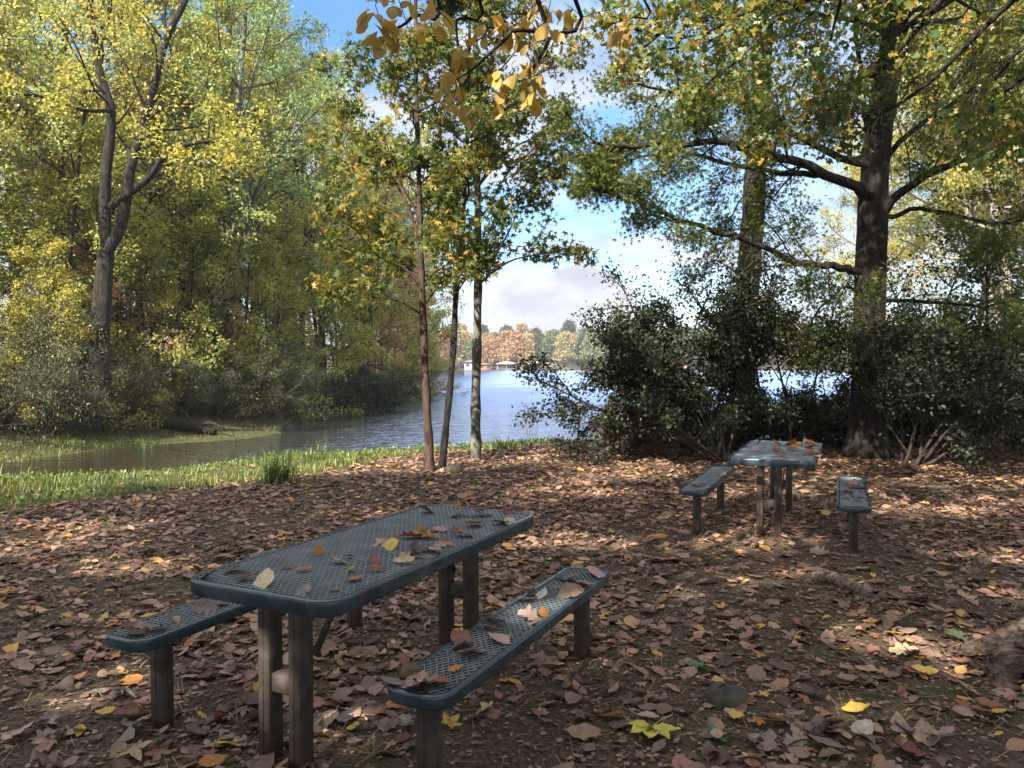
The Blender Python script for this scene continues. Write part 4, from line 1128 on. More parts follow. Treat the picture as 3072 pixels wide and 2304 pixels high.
# surface root like a small log in the leaf litter
mb = MB(); q = g.smooth([(2.2, 5.75, -.03), (2.28, 5.62, .04), (2.35, 5.45, .055), (2.42, 5.25, .02), (2.5, 5.1, -.04)], 4)
mb.tube(q, np.linspace(.045, .03, len(q)), 8, jag=.25, cap=True)
tag(link('surface_root', mb.mesh('surface_root', True), M['bark_root']), 'short weathered root breaking through the leaves near the farther table', 'root')
for q, (a, b_, r_, lb) in enumerate((((143, 1683), (240, 1664), .012, 'thin dark stick lying on the leaves at far left'), ((278, 2075), (412, 2092), .014, 'pale stick on the leaves left of the near posts'), ((1830, 1955), (1700, 2110), .006, 'thin bare twig beside the front bench'),
                          ((2350, 2235), (2480, 2245), .005, 'straight thin twig among big leaves at the front right'), ((2780, 2215), (3010, 2235), .006, 'forked twig at the lower right corner'), ((640, 2160), (560, 2090), .009, 'crooked twig behind the near posts'), ((2440, 2210), (2510, 2165), .018, 'short thick bark stick on the ground at front right'))):
    p0, p1 = on_plane(*a, .02), on_plane(*b_, .025)
    mb = MB(); pm = (p0 + p1) / 2 + np.array([.02, .03, .015])
    mb.tube(g.smooth([p0, pm, p1], 4), np.linspace(r_, r_ * .5, 9), 6, cap=True, jag=.2)
    dv = p1 - p0
    mb.tube(np.array([pm, pm + dv * .25 + np.array([dv[1], -dv[0], 0]) * .25 + [0, 0, .01]]), [r_ * .6, r_ * .3], 5, cap=True)
    tag(link('stick', mb.mesh('stick', True), M['bark_grey'] if q in (1, 4) else M['bark_brown']), lb, 'stick')

# ------------------------------------------------------------------ grass on the bank
def blades(name, P, h, w, seed, lean=.45, mat=None):
    rg = np.random.default_rng(seed)
    n = len(P)
    az = rg.random(n) * 6.283
    fwd = np.stack([np.cos(az), np.sin(az), np.zeros(n)], 1)
    sd = np.stack([-np.sin(az), np.cos(az), np.zeros(n)], 1)
    ln = (rg.random((n, 1)) * lean)
    h = h[:, None]; w = w[:, None]
    b0, b1 = P - sd * w, P + sd * w
    mid = P + fwd * ln * h * .35 + np.array([0, 0, 1]) * h * .6
    m0, m1 = mid - sd * w * .75, mid + sd * w * .75
    tip = P + fwd * ln * h * 1.1 + np.array([0, 0, 1]) * h * (1 - .35 * ln)
    V = np.stack([b0, b1, m1, m0, tip], 1).reshape(-1, 3)
    i = (np.arange(n) * 5)[:, None]
    v = rg.random(n) * .6 + .4 * (.5 + .5 * np.sin(P[:, 0] * 1.7 + 2 * np.sin(P[:, 1] * 1.3)))
    return make_mesh(name, V, [np.concatenate([i, i + 1, i + 2, i + 3], 1), np.concatenate([i + 3, i + 2, i + 4], 1)], np.concatenate([v, v]))

rg = np.random.default_rng(21)
n = 150000
gx, gy = rg.uniform(-15, 4.5, n), rg.uniform(8, 22, n)
ga_ = grass_amt(gx, gy)
k = (rg.random(n) < ga_ * (.12 + .95 * sstep((wob(gx * 1.1 + 4, gy * 1.3) + .75) / 1.1))) & (np.abs(gx) < .70 * gy + .5)
gx, gy = gx[k], gy[k]
hh = rg.uniform(.05, .17, len(gx)) * (1 + .7 * (rg.random(len(gx)) > .92)) * (.8 + .5 * np.clip(wob(gx * 1.6, gy * 1.6), -.5, 1))
o = link('grass', blades('grass', np.stack([gx, gy, gz(gx, gy) - .01], 1), hh, rg.uniform(.004, .009, len(gx)), 22, .9), M['grass'])
tag(o, 'sunlit green grass strip between leaf litter and water', 'grass', kind='stuff')
# broad-leaved weeds between the blades
n = 26000
wx_, wy_ = rg.uniform(-15, 4, n), rg.uniform(8, 22, n)
k = (rg.random(n) < grass_amt(wx_, wy_) * (wob(wx_ * .9 + 3, wy_ * .9) > -.1)) & (np.abs(wx_) < .70 * wy_ + .5)
wx_, wy_ = wx_[k], wy_[k]; wz_ = gz(wx_, wy_) + .03
tw = np.stack([np.stack([wx_, wy_, wz_], 1), np.stack([wx_ + rg.normal(0, .05, len(wx_)), wy_ + rg.normal(0, .05, len(wx_)), wz_ + .08], 1)], 1)
o = link('weeds', leaf_cloud('weeds', tw, 2, .055, T_OVAL, 23, .02, -.1, 1.0), M['lf_weed'])
tag(o, 'low broad-leaved weeds in the grass strip', 'weeds', kind='stuff')
# the far bank of the inlet
n = 90000
fx, fy = rg.uniform(-17, -4, n), rg.uniform(15, 62, n)
k = rg.random(n) < grass_amt(fx, fy) * np.clip(9 / fy, 0, 1) * (fx < -4) * (fy > 15.5)
fx, fy = fx[k], fy[k]
o = link('bank_grass', blades('bank_grass', np.stack([fx, fy, gz(fx, fy) - .01], 1), rg.uniform(.05, .22, len(fx)), rg.uniform(.006, .012, len(fx)), 24, 1.1), M['grass_dry'])
tag(o, 'straggly half-dry grass along the far bank of the inlet', 'grass', kind='stuff')

def tuft(label, x, y, n, h, seed, w=.006, lean=1.3, spread=.10, name='grass_tuft'):
    rg = np.random.default_rng(seed)
    mb_V, mb_Q, mb_T, vv = [], [], [], []
    for q in range(n):
        az, ln = rg.random() * 6.283, rg.random() ** .7 * lean
        f = np.array([math.cos(az), math.sin(az), 0]); s_ = np.array([-math.sin(az), math.cos(az), 0])
        hq = h * rg.uniform(.6, 1.1); b = np.array([rg.normal(0, spread), rg.normal(0, spread), -.03])
        k0 = len(mb_V)
        for e in range(6):
            t = e / 5
            c = b + f * ln * hq * (t ** 2) * .8 + np.array([0, 0, 1]) * hq * (t - .42 * ln * t ** 2.4)
            wd = w * (1 - t ** 2) + .0006
            mb_V += [c - s_ * wd, c + s_ * wd]
        for e in range(5): mb_Q.append((k0 + e * 2, k0 + e * 2 + 1, k0 + e * 2 + 3, k0 + e * 2 + 2)); vv.append(q / n)
    o = link(name, make_mesh(name, mb_V, [mb_Q], vv), M['grass_tuft'], None, (x, y, ground(x, y)))
    return tag(o, label, 'grass tuft')
tuft('large arching tuft of dark green grass where leaves meet the grass strip', -3.17, 10.35, 150, .62, 31, .008)
tuft('thin tall sedge stems at the water right of the young trees', .45, 17.6, 14, .95, 32, .004, .35, .12)
tuft('rough grass clump on the bank right of the young trees', -.2, 14.6, 90, .34, 33, .007)
tuft('grass clump at the water edge behind the large arching tuft', -3.6, 14.4, 60, .5, 34, .006)
tuft('pale dry grass clump on the left bank of the inlet', -9.9, 20.6, 60, .6, 35, .008)

# ------------------------------------------------------------------ fallen leaves
def fallen_leaf(kind_, seed):
    """a dry leaf with its own outline, fold, curl and crumple; about 1 long"""
    rg = np.random.default_rng(seed)
    n, m_ = 13, 6
    ts = np.linspace(0, 1, n)
    if kind_ == 'ovate': hw = .36 * np.sin(np.pi * ts ** .85) ** .85 * (1 - .25 * ts)
    elif kind_ == 'long': hw = .24 * np.sin(np.pi * ts ** .95) ** .8
    elif kind_ == 'oak': hw = .30 * np.sin(np.pi * ts ** 1.05) ** .7 * (1 + .42 * np.sin(ts * 6.283 * 3.5))
    else: hw = .40 * np.sin(np.pi * ts ** .9) ** .8
    hw = np.maximum(hw, .012)
    c1, c2, cr = rg.uniform(-.35, .5), rg.uniform(-.2, 1.1), rg.uniform(.008, .028)
    tw_ = rg.uniform(-.9, .9)
    V = []
    for q in range(n):
        for e in range(m_ + 1):
            u = (e / m_ * 2 - 1); y = u * hw[q] * (1 + rg.normal(0, .05)); x = ts[q] + .10 * abs(u) * hw[q] * (1 if kind_ != 'oak' else 1.5)
            z = c1 * (ts[q] - .5) ** 2 + c2 * y * y * 1.3 + rg.normal(0, cr) + tw_ * y * (ts[q] - .5) * .5
            V.append((x - .5, y, z))
    Q = [(q * (m_ + 1) + e, (q + 1) * (m_ + 1) + e, (q + 1) * (m_ + 1) + e + 1, q * (m_ + 1) + e + 1) for q in range(n - 1) for e in range(m_)]
    # stalk
    b = len(V)
    V += [(-.5, -.008, V[3][2]), (-.5, .008, V[3][2]), (-.72, .006, V[3][2] + .05), (-.72, -.006, V[3][2] + .05)]
    Q.append((b, b + 3, b + 2, b + 1))
    return np.array(V), np.array(Q)


def maple_leaf(seed):
    """five-lobed dry leaf with toothed lobes"""
    rg = np.random.default_rng(seed)
    V = [(0, 0, 0)]; Q = []
    ring = []
    lob = [(-115, .55), (-62, .85), (0, 1.0), (62, .85), (115, .55)]
    ring.append((180 + 15, .15))
    for q, (a, l) in enumerate(lob):
        ring += [(a - 22, l * .58), (a - 10, l * .80), (a, l), (a + 10, l * .80), (a + 22, l * .58)]
        if q < 4: ring.append(((a + lob[q + 1][0]) / 2, .36))
    ring.append((180 - 15, .15))
    c1, c2 = rg.uniform(-.3, .5), rg.uniform(-.3, .5)
    for a, l in ring:
        for f in (.5, 1.0):
            x, y = l * f * math.cos(rad(a)), l * f * math.sin(rad(a))
            V.append((x * .55, y * .55, (c1 * x * x + c2 * y * y) * .4 + rg.normal(0, .02)))
    n = len(ring)
    T = []
    for q in range(n - 1):
        a = 1 + q * 2
        Q.append((a, a + 1, a + 3, a + 2)); T.append((0, a, a + 2))
    V = np.array(V)
    return V, np.array(Q), np.array(T)


def fallen_mat(name, c1, c2, vein=1.0):
    m, nt, out = new_mat(name)
    L = nt.links.new
    tc = nt.nodes.new('ShaderNodeTexCoord'); oi = nt.nodes.new('ShaderNodeObjectInfo')
    n1 = nd(nt, 'ShaderNodeTexNoise', ); n1.inputs['Scale'].default_value = 5; n1.inputs['Detail'].default_value = 6
    ad = nt.nodes.new('ShaderNodeVectorMath'); ad.operation = 'ADD'; L(tc.outputs['Object'], ad.inputs[0]); L(oi.outputs['Random'], ad.inputs[1])
    L(ad.outputs[0], n1.inputs['Vector'])
    mr = nd(nt, 'ShaderNodeMath'); mr.operation = 'MULTIPLY_ADD'; L(oi.outputs['Random'], mr.inputs[0]); mr.inputs[1].default_value = .4; mr.inputs[2].default_value = -.2
    a2 = nd(nt, 'ShaderNodeMath'); a2.operation = 'ADD'; L(n1.outputs['Fac'], a2.inputs[0]); L(mr.outputs[0], a2.inputs[1])
    r = ramp(nt, [(.30, c1), (.66, c2)]); L(a2.outputs[0], r.inputs[0])
    # side veins, a fan of fine lines off the midrib
    sx = nd(nt, 'ShaderNodeSeparateXYZ'); L(tc.outputs['Object'], sx.inputs[0])
    ab = nd(nt, 'ShaderNodeMath'); ab.operation = 'ABSOLUTE'; L(sx.outputs['Y'], ab.inputs[0])
    s1 = nd(nt, 'ShaderNodeMath'); s1.operation = 'MULTIPLY_ADD'; L(ab.outputs[0], s1.inputs[0]); s1.inputs[1].default_value = -.9; L(sx.outputs['X'], s1.inputs[2])
    s2 = nd(nt, 'ShaderNodeMath'); s2.operation = 'MULTIPLY'; L(s1.outputs[0], s2.inputs[0]); s2.inputs[1].default_value = 55
    s3 = nd(nt, 'ShaderNodeMath'); s3.operation = 'SINE'; L(s2.outputs[0], s3.inputs[0])
    s4 = nd(nt, 'ShaderNodeMapRange'); s4.inputs[1].default_value = .75; s4.inputs[2].default_value = 1.0; s4.inputs[4].default_value = .28 * vein; L(s3.outputs[0], s4.inputs[0])
    mx = nd(nt, 'ShaderNodeMix'); mx.data_type = 'RGBA'; L(s4.outputs[0], mx.inputs['Factor']); L(r.outputs[0], mx.inputs[6]); mx.inputs[7].default_value = (c1[0] * .6, c1[1] * .6, c1[2] * .6, 1)
    df = nt.nodes.new('ShaderNodeBsdfPrincipled'); L(mx.outputs[2], df.inputs['Base Color']); df.inputs['Roughness'].default_value = .5; df.inputs['Specular IOR Level'].default_value = .35
    tr = nt.nodes.new('ShaderNodeBsdfTranslucent'); L(mx.outputs[2], tr.inputs[0])
    ms = nt.nodes.new('ShaderNodeMixShader'); ms.inputs[0].default_value = .18; L(df.outputs[0], ms.inputs[1]); L(tr.outputs[0], ms.inputs[2])
    L(ms.outputs[0], out.inputs['Surface'])
    return m

FC = {'dull brown': ((.10, .07, .055), (.20, .14, .11)), 'purplish brown': ((.11, .07, .065), (.21, .145, .135)), 'tan': ((.26, .17, .11), (.42, .29, .19)), 'pale tan': ((.42, .30, .17), (.60, .46, .27)),
      'reddish brown': ((.14, .05, .03), (.24, .095, .055)), 'orange': ((.34, .13, .025), (.50, .22, .05)), 'yellow': ((.46, .30, .05), (.62, .44, .09)), 'grey-tan': ((.19, .15, .125), (.32, .26, .21)), 'green': ((.05, .11, .06), (.11, .19, .09)), 'dark brown': ((.03, .02, .016), (.07, .045, .035)), 'whitish': ((.45, .38, .31), (.62, .55, .46)), 'pinkish': ((.30, .19, .16), (.45, .30, .26))}
FM = {c: fallen_mat('leaf_' + c.replace(' ', '_').replace('-', '_'), *v) for c, v in FC.items()}
SHAPES = [('ovate', q) for q in range(5)] + [('long', q) for q in range(3)] + [('oak', q) for q in range(4)] + [('maple', q) for q in range(4)]
LM = {}
def leaf_mesh(shape, q, colour):
    k = (shape, q, colour)
    if k not in LM:
        if shape == 'maple':
            V, Q, T = maple_leaf(900 + q); me_ = make_mesh('fallen_leaf', V, [Q, T], smooth=True)
        else:
            V, Q = fallen_leaf(shape, 700 + q * 7 + len(shape)); me_ = make_mesh('fallen_leaf', V, [Q], smooth=True)
        me_.materials.append(FM[colour]); LM[k] = me_
    return LM[k]

FN = [0]
def drop(loc, size, shape, colour, label, group, az=None, tilt=.15, seed=None):
    rs = random.Random(seed if seed is not None else FN[0] * 17 + 3); FN[0] += 1
    q = rs.randrange({'ovate': 5, 'long': 3, 'oak': 4, 'maple': 4}[shape])
    o = bpy.data.objects.new('fallen_leaf', leaf_mesh(shape, q, colour)); COL.objects.link(o)
    az = rs.uniform(0, 6.283) if az is None else az
    o.location = loc
    o.rotation_euler = (rs.gauss(0, tilt), rs.gauss(0, tilt), az)
    o.scale = (size, size, size)
    return tag(o, label, 'leaf', group)

def place_word(px, py):
    return ''

# leaves lying on the tables and benches: (photo position, size, shape, colour)
def on_top(rows, z, where, group):
    for px, py, s, shp, c, extra in rows:
        p = on_plane(px, py, z)
        drop((p[0], p[1], z + .006 + s * .06), s, shp, c, f'{extra} {c} fallen leaf {where}', group, tilt=.28 if 'upright' not in extra else .9)

def c4(x, y): return x / 1.8433 + 500, y / 1.8433 + 1500
def c8(x, y): return x / 2.16 + 1024, y / 2.16 + 1536
def c7(x, y): return x / 2.16, y / 2.16 + 1536
def c9(x, y): return x / 3.16 + 2000, y / 3.16 + 1280
A1 = 'on the front end of the nearer table'; A2 = 'near the middle of the nearer table'; A3 = 'on the far end of the nearer table'
G1 = 'leaves on the nearer table'
tops = [(370, 395, .13, 'ovate', 'tan', 'folded', A1), (535, 462, .145, 'ovate', 'pale tan', 'broad flat', A1), (440, 440, .09, 'ovate', 'pinkish', 'half-hidden', A1), (230, 430, .09, 'long', 'dark brown', 'thin withered', A1), (410, 430, .05, 'long', 'reddish brown', 'tiny', A1),
        (665, 375, .055, 'ovate', 'reddish brown', 'small crumpled', A1), (760, 390, .065, 'oak', 'orange', 'small curled', A1), (760, 510, .09, 'oak', 'grey-tan', 'jagged', A1), (935, 500, .045, 'ovate', 'pinkish', 'tiny', A1),
        (840, 298, .075, 'ovate', 'orange', 'upright curled', A2), (950, 348, .09, 'ovate', 'pinkish', 'pointed', A2), (1005, 320, .06, 'long', 'dull brown', 'thin', A2), (1030, 388, .10, 'maple', 'yellow', 'bright lobed', A2), (1150, 350, .085, 'long', 'reddish brown', 'upright narrow', A2), (1165, 395, .085, 'maple', 'reddish brown', 'lobed', A2), (1045, 442, .075, 'ovate', 'orange', 'flat', A2),
        (1210, 240, .15, 'maple', 'tan', 'large lobed', A2), (1240, 262, .11, 'ovate', 'yellow', 'rounded', A2), (1275, 232, .13, 'maple', 'orange', 'upright large', A2), (1350, 212, .12, 'oak', 'reddish brown', 'curled', A2), (1430, 185, .14, 'maple', 'yellow', 'upright lobed', A2), (1460, 215, .13, 'maple', 'orange', 'lobed', A2), (1400, 205, .12, 'oak', 'orange', 'ragged', A2),
        (1370, 266, .085, 'long', 'dark brown', 'narrow', A2), (1430, 282, .10, 'oak', 'reddish brown', 'curled ragged', A2), (1485, 288, .09, 'ovate', 'pinkish', 'pointed', A2), (1380, 316, .08, 'ovate', 'reddish brown', 'oval', A2), (1310, 345, .10, 'oak', 'pale tan', 'shrivelled', A2), (1510, 258, .07, 'ovate', 'tan', 'small', A2), (1560, 250, .06, 'ovate', 'orange', 'small', A2),
        (1510, 170, .12, 'ovate', 'pinkish', 'smooth oval', A3), (1600, 198, .13, 'maple', 'reddish brown', 'curled lobed', A3), (1660, 200, .12, 'ovate', 'tan', 'oval', A3), (1705, 142, .13, 'ovate', 'orange', 'arched', A3), (1850, 130, .13, 'ovate', 'reddish brown', 'twisted', A3), (1895, 128, .09, 'ovate', 'whitish', 'small', A3), (1890, 72, .10, 'oak', 'reddish brown', 'upright', A3), (1610, 86, .14, 'ovate', 'dull brown', 'flat', A3), (1740, 86, .13, 'ovate', 'grey-tan', 'flat', A3), (1440, 68, .12, 'ovate', 'dull brown', 'upright', A3), (1725, 52, .07, 'ovate', 'reddish brown', 'tiny', A3)]
for x, y, s, shp, c, ex, wh in tops:
    on_top([(*c4(x, y), s, shp, c, ex)], TT, wh, G1)
B1, B2, B3 = 'on the front end of the right bench', 'midway along the right bench', 'on the far end of the right bench'
for x, y, s, shp, c, ex, wh in [(335, 1112, .11, 'ovate', 'grey-tan', 'angular', B1), (440, 1060, .13, 'ovate', 'tan', 'upright pointed', B1), (470, 1130, .15, 'ovate', 'pinkish', 'large curled', B1), (560, 1115, .12, 'oak', 'tan', 'rolled', B1), (640, 1105, .11, 'ovate', 'reddish brown', 'curled', B1), (520, 1150, .09, 'oak', 'dark brown', 'shadowed', B1), (740, 1022, .065, 'oak', 'orange', 'small', B1),
        (780, 842, .13, 'ovate', 'reddish brown', 'long', B2), (770, 882, .12, 'oak', 'purplish brown', 'crumpled', B2), (830, 918, .15, 'ovate', 'tan', 'wide', B2), (880, 912, .09, 'ovate', 'pinkish', 'cupped', B2), (1020, 836, .12, 'ovate', 'pinkish', 'pointed', B2), (1080, 815, .05, 'ovate', 'yellow', 'tiny bright', B2), (990, 725, .14, 'ovate', 'dark brown', 'curled', B2), (950, 755, .10, 'ovate', 'tan', 'flat', B2), (1222, 690, .12, 'oak', 'pinkish', 'upright ragged', B2), (1255, 720, .08, 'ovate', 'tan', 'small', B2), (1312, 667, .075, 'ovate', 'orange', 'oval', B2),
        (1205, 577, .11, 'ovate', 'tan', 'thin', B3), (1235, 540, .11, 'long', 'dark brown', 'black twisted', B3), (1300, 546, .09, 'ovate', 'whitish', 'small', B3), (1480, 540, .16, 'ovate', 'tan', 'large', B3), (1500, 507, .13, 'ovate', 'orange', 'large', B3), (1490, 445, .14, 'ovate', 'grey-tan', 'dull', B3), (1575, 468, .14, 'oak', 'tan', 'ragged', B3), (1655, 408, .18, 'ovate', 'pinkish', 'broad', B3), (1425, 435, .08, 'ovate', 'green', 'small', B3)]:
    on_top([(*c8(x, y), s, shp, c, ex)], .46, wh, 'leaves on the right bench')
for x, y, s, shp, c, ex in [(885, 785, .12, 'ovate', 'dark brown', 'shadowed'), (935, 752, .11, 'oak', 'tan', 'ragged'), (1010, 765, .10, 'ovate', 'dull brown', 'curled'), (825, 740, .06, 'ovate', 'reddish brown', 'tiny'), (1145, 708, .05, 'ovate', 'tan', 'tiny upright'), (1325, 640, .12, 'oak', 'purplish brown', 'ragged'), (1440, 600, .08, 'ovate', 'reddish brown', 'small dark')]:
    on_top([(*c7(x, y), s, shp, c, ex)], .46, 'on the left bench behind the nearer table', 'leaves on the left bench')
rs = random.Random(9)
D1 = 'on the farther table by the hedge'
for x, y, s, shp, c, ex in [(865, 158, .16, 'maple', 'dark brown', 'upright lobed'), (740, 190, .08, 'ovate', 'reddish brown', 'small red'), (830, 228, .12, 'ovate', 'pinkish', 'flat')]:
    on_top([(*c9(x, y), s, shp, c, ex)], .75, D1, 'leaves on the farther table')
for q in range(26):
    x, y = rs.uniform(1030, 1450), rs.uniform(145, 292)
    if y > 230 and x < 980: continue
    c = rs.choice(['orange', 'orange', 'tan', 'pale tan', 'reddish brown', 'pinkish', 'dull brown'])
    on_top([(*c9(x, y), rs.uniform(.10, .16), rs.choice(['maple', 'oak', 'ovate']), c, 'heaped')], .75, D1, 'leaves on the farther table')
for x, y, s, c, ex in [(485, 455, .13, 'orange', 'curled'), (530, 462, .12, 'pale tan', 'small'), (300, 562, .17, 'pale tan', 'large sunlit'), (350, 568, .15, 'pinkish', 'large'), (390, 530, .10, 'grey-tan', 'flat'), (250, 560, .12, 'tan', 'broad')]:
    on_top([(*c9(x, y), s, 'maple' if q % 2 else 'ovate', c, ex)], .45, 'on the bench left of the farther table', 'leaves on the sunlit bench')
for q in range(14):
    t_ = rs.random(); y = 515 + 190 * t_; x = rs.uniform(1645 + 30 * t_, 1835 + 55 * t_)
    c = rs.choice(['dull brown', 'tan', 'reddish brown', 'pinkish', 'grey-tan', 'dark brown'])
    on_top([(*c9(x, y), rs.uniform(.10, .16), rs.choice(['ovate', 'oak', 'maple']), c, 'scattered')], .43, 'on the low bench right of the farther table', 'leaves on the low bench')

# single leaves that stand out on the ground
for px, py, s, shp, c, lb in [(2265, 2275, .17, 'maple', 'pale tan', 'big pale star-shaped leaf lying at the bottom edge'), (2775, 2205, .16, 'ovate', 'tan', 'pointed golden-tan leaf at lower right'), (2590, 2190, .15, 'ovate', 'whitish', 'whitish upturned leaf at lower right'), (3000, 2140, .14, 'maple', 'yellow', 'yellow star-shaped leaf near the right edge'), (2570, 2130, .13, 'ovate', 'yellow', 'arched yellow leaf in front of the roots'), (2280, 2165, .10, 'maple', 'orange', 'upright orange leaf right of the mossy stump'),
                               (2150, 2205, .13, 'oak', 'green', 'dark green oak leaf at the front'), (2085, 1995, .13, 'oak', 'green', 'green oak leaf left of the sunlit patch'), (2870, 1915, .13, 'oak', 'green', 'green oak leaf by the maple roots'), (2770, 2015, .14, 'long', 'yellow', 'narrow yellow leaf touching the maple root'), (2280, 1965, .11, 'maple', 'orange', 'orange-yellow leaf beside the sunlit patch'), (2710, 1955, .15, 'oak', 'pale tan', 'sunlit pale leaf left of the maple roots'),
                               (2720, 2250, .20, 'ovate', 'reddish brown', 'large russet leaf at lower right'), (2480, 2230, .15, 'ovate', 'purplish brown', 'rounded purplish leaf at front right'), (1465, 2125, .16, 'maple', 'pale tan', 'pale crumpled leaf beside the front end of the right bench'), (1180, 2125, .09, 'ovate', 'orange', 'orange leaf poking out under the right bench end'), (395, 2250, .18, 'maple', 'tan', 'large tan lobed leaf at lower left'), (640, 2285, .12, 'ovate', 'orange', 'orange-tan leaf left of the near posts'), (250, 1785, .12, 'maple', 'yellow', 'yellow star leaf on the litter left of the table'),
                               (35, 1770, .11, 'ovate', 'orange', 'orange leaf at the left edge'), (390, 2045, .13, 'ovate', 'orange', 'orange leaf below the left bench'), (70, 2190, .22, 'maple', 'pinkish', 'broad pinkish leaf at lower left'), (150, 2210, .14, 'oak', 'purplish brown', 'purplish oak leaf at lower left'), (2660, 1745, .0001, 'ovate', 'tan', '')]:
    if not lb: continue
    p = on_plane(px, py, .02)
    drop((p[0], p[1], .03), s, shp, c, lb, None, tilt=.22)
# fresh yellow-green compound leaf
p = on_plane(1955, 2195, .015)
t = thing('compound_leaf', 'fresh yellow-green leaf of five leaflets lying on bare soil in front', 'leaf', tuple(p))
mat_y = fallen_mat('leaflet_yellow', (.42, .38, .05), (.58, .52, .09), .5)
for a, s in ((-150, .11), (-105, .115), (-60, .11), (-20, .12), (-195, .10)):
    V, Q = fallen_leaf('ovate', 244 + a); V = V[:-4]; Q = Q[:-1]
    V = V.copy(); V[:, 0] += .55; V[:, 1] *= .95
    o = link('leaflet', make_mesh('leaflet', V, [Q], smooth=True), mat_y, t); o.scale = (s, s, s); o.rotation_euler = (.0, -.08, rad(a))
    o.location = (0, 0, .02)
mb = MB(); mb.tube(np.array([[0, 0, .02], [.05, .05, .03], [.12, .14, .01]]), .0022, 5); link('stalk', mb.mesh('stalk'), mat_y, t)

# the litter itself
rg = np.random.default_rng(77)
N0 = 78000
v_ = rg.random(N0)
ly = np.sqrt(2.2 ** 2 + v_ * (19.0 ** 2 - 2.2 ** 2)); lx = rg.uniform(-.74, .74, N0) * ly + rg.normal(0, .1, N0)
sd_ = lake_sd(lx, ly)
dens = .50 + .36 * wob(lx * 1.25 + 2, ly * 1.25) + .18 * wob(lx * 3.4, ly * 3.4 + 1)
dens = dens * (1 - .72 * np.exp(-((lx + .15) ** 2 / 1.1 + (ly - 2.9) ** 2 / .8))) * (1 - .45 * np.exp(-((lx - 2.9) ** 2 / 1.2 + (ly - 6.6) ** 2 / .5)))
dens = np.where(ly > 8, np.maximum(dens, .35), dens)
g_ = grass_amt(lx, ly)
keep = (rg.random(N0) < dens * 1.15) & (rg.random(N0) > g_ * .93) & (sd_ > .25)
lx, ly = lx[keep], ly[keep]
n = len(lx)
lz = gz(lx, ly) + np.abs(rg.normal(0, .012, n)) + .006
ls = np.clip(rg.normal(.072, .028, n), .03, .15)
kinds_ = rg.choice(len(SHAPES), n, p=np.array([3, 3, 3, 3, 3, 1.3, 1.3, 1.3, 1.5, 1.5, 1.5, 1.5, .9, .9, .9, .9]) / 28.5)
order = np.argsort(ly)
inview = [q for q in order if abs(lx[q]) < .655 * ly[q] and ly[q] > 3.15]
n_single = 165
single = set(inview[:n_single])
GW = ['purplish brown', 'dull brown', 'dull brown', 'grey-tan', 'tan', 'reddish brown', 'purplish brown', 'pinkish', 'tan', 'dull brown', 'grey-tan', 'yellow']
SHW = {'ovate': 'oval', 'long': 'narrow', 'oak': 'ragged lobed', 'maple': 'star-shaped'}
for q in sorted(single):
    shp = SHAPES[kinds_[q]][0]; c = GW[int(rg.integers(len(GW)))]
    u = lx[q] / ly[q]
    wh = 'at the lower left corner' if u < -.45 else 'left of the near table posts' if u < -.30 else 'at the foot of the near table' if u < -.02 else 'on mossy soil beside the front bench post' if u < .15 else 'in front of the mossy stump' if u < .38 else 'at the lower right corner'
    sz = 'small ' if ls[q] < .07 else 'large ' if ls[q] > .11 else ''
    drop((lx[q], ly[q], lz[q] + .01), ls[q] * 1.12, shp, c, f'{sz}{SHW[shp]} {c} fallen leaf {wh}', 'fallen leaves in the front of the litter', tilt=.25, seed=int(q))
rest = np.array([q for q in range(n) if q not in single])
Vs, Qs, Ts, vq, vt, off = [], [], [], [], [], 0
for si, (shp, sq) in enumerate(SHAPES):
    idx = rest[kinds_[rest] == si]
    if not len(idx): continue
    if shp == 'maple':
        V, Q, T = maple_leaf(900 + sq)
    else:
        V, Q = fallen_leaf(shp, 700 + sq * 7 + len(shp)); T = None
        # lighter copy: every other station and every other rib
        n_, m_ = 13, 6
        sel = [a * 7 + b_ for a in range(0, 13, 2) for b_ in (0, 1, 3, 5, 6)]
        Vn = V[sel]; Q = np.array([(a * 5 + b_, (a + 1) * 5 + b_, (a + 1) * 5 + b_ + 1, a * 5 + b_ + 1) for a in range(6) for b_ in range(4)]); V = Vn
    m_ = len(idx)
    az = rg.random(m_) * 6.283
    D = np.stack([np.cos(az), np.sin(az), rg.normal(0, .22, m_)], 1); D = nrows(D)
    Nn = np.stack([rg.normal(0, .22, m_), rg.normal(0, .22, m_), np.ones(m_)], 1); Nn = nrows(Nn - D * np.sum(Nn * D, 1, keepdims=True))
    flip = np.where(rg.random(m_) < .4, -1.0, 1.0)[:, None]; Nn = Nn * flip
    B = np.cross(Nn, D)
    P = np.stack([lx[idx], ly[idx], lz[idx] + .004], 1); S = ls[idx][:, None, None] * 1.12
    VV = P[:, None, :] + S * (V[None, :, 0:1] * D[:, None] + V[None, :, 1:2] * B[:, None] + V[None, :, 2:3] * Nn[:, None])
    vv_ = rg.random(m_)
    k = len(V)
    Qs.append(((np.arange(m_) * k)[:, None, None] + Q[None]).reshape(-1, 4) + off); vq.append(np.repeat(vv_, len(Q)))
    if T is not None:
        Ts.append(((np.arange(m_) * k)[:, None, None] + T[None]).reshape(-1, 3) + off); vt.append(np.repeat(vv_, len(T)))
    Vs.append(VV.reshape(-1, 3)); off += m_ * k
o = link('leaf_litter', make_mesh('leaf_litter', np.vstack(Vs), [np.vstack(Qs), np.vstack(Ts)], np.concatenate(vq + vt), smooth=True), M['lf_litter'])
tag(o, 'brown fallen leaves carpeting the picnic ground', 'leaf litter', kind='stuff')
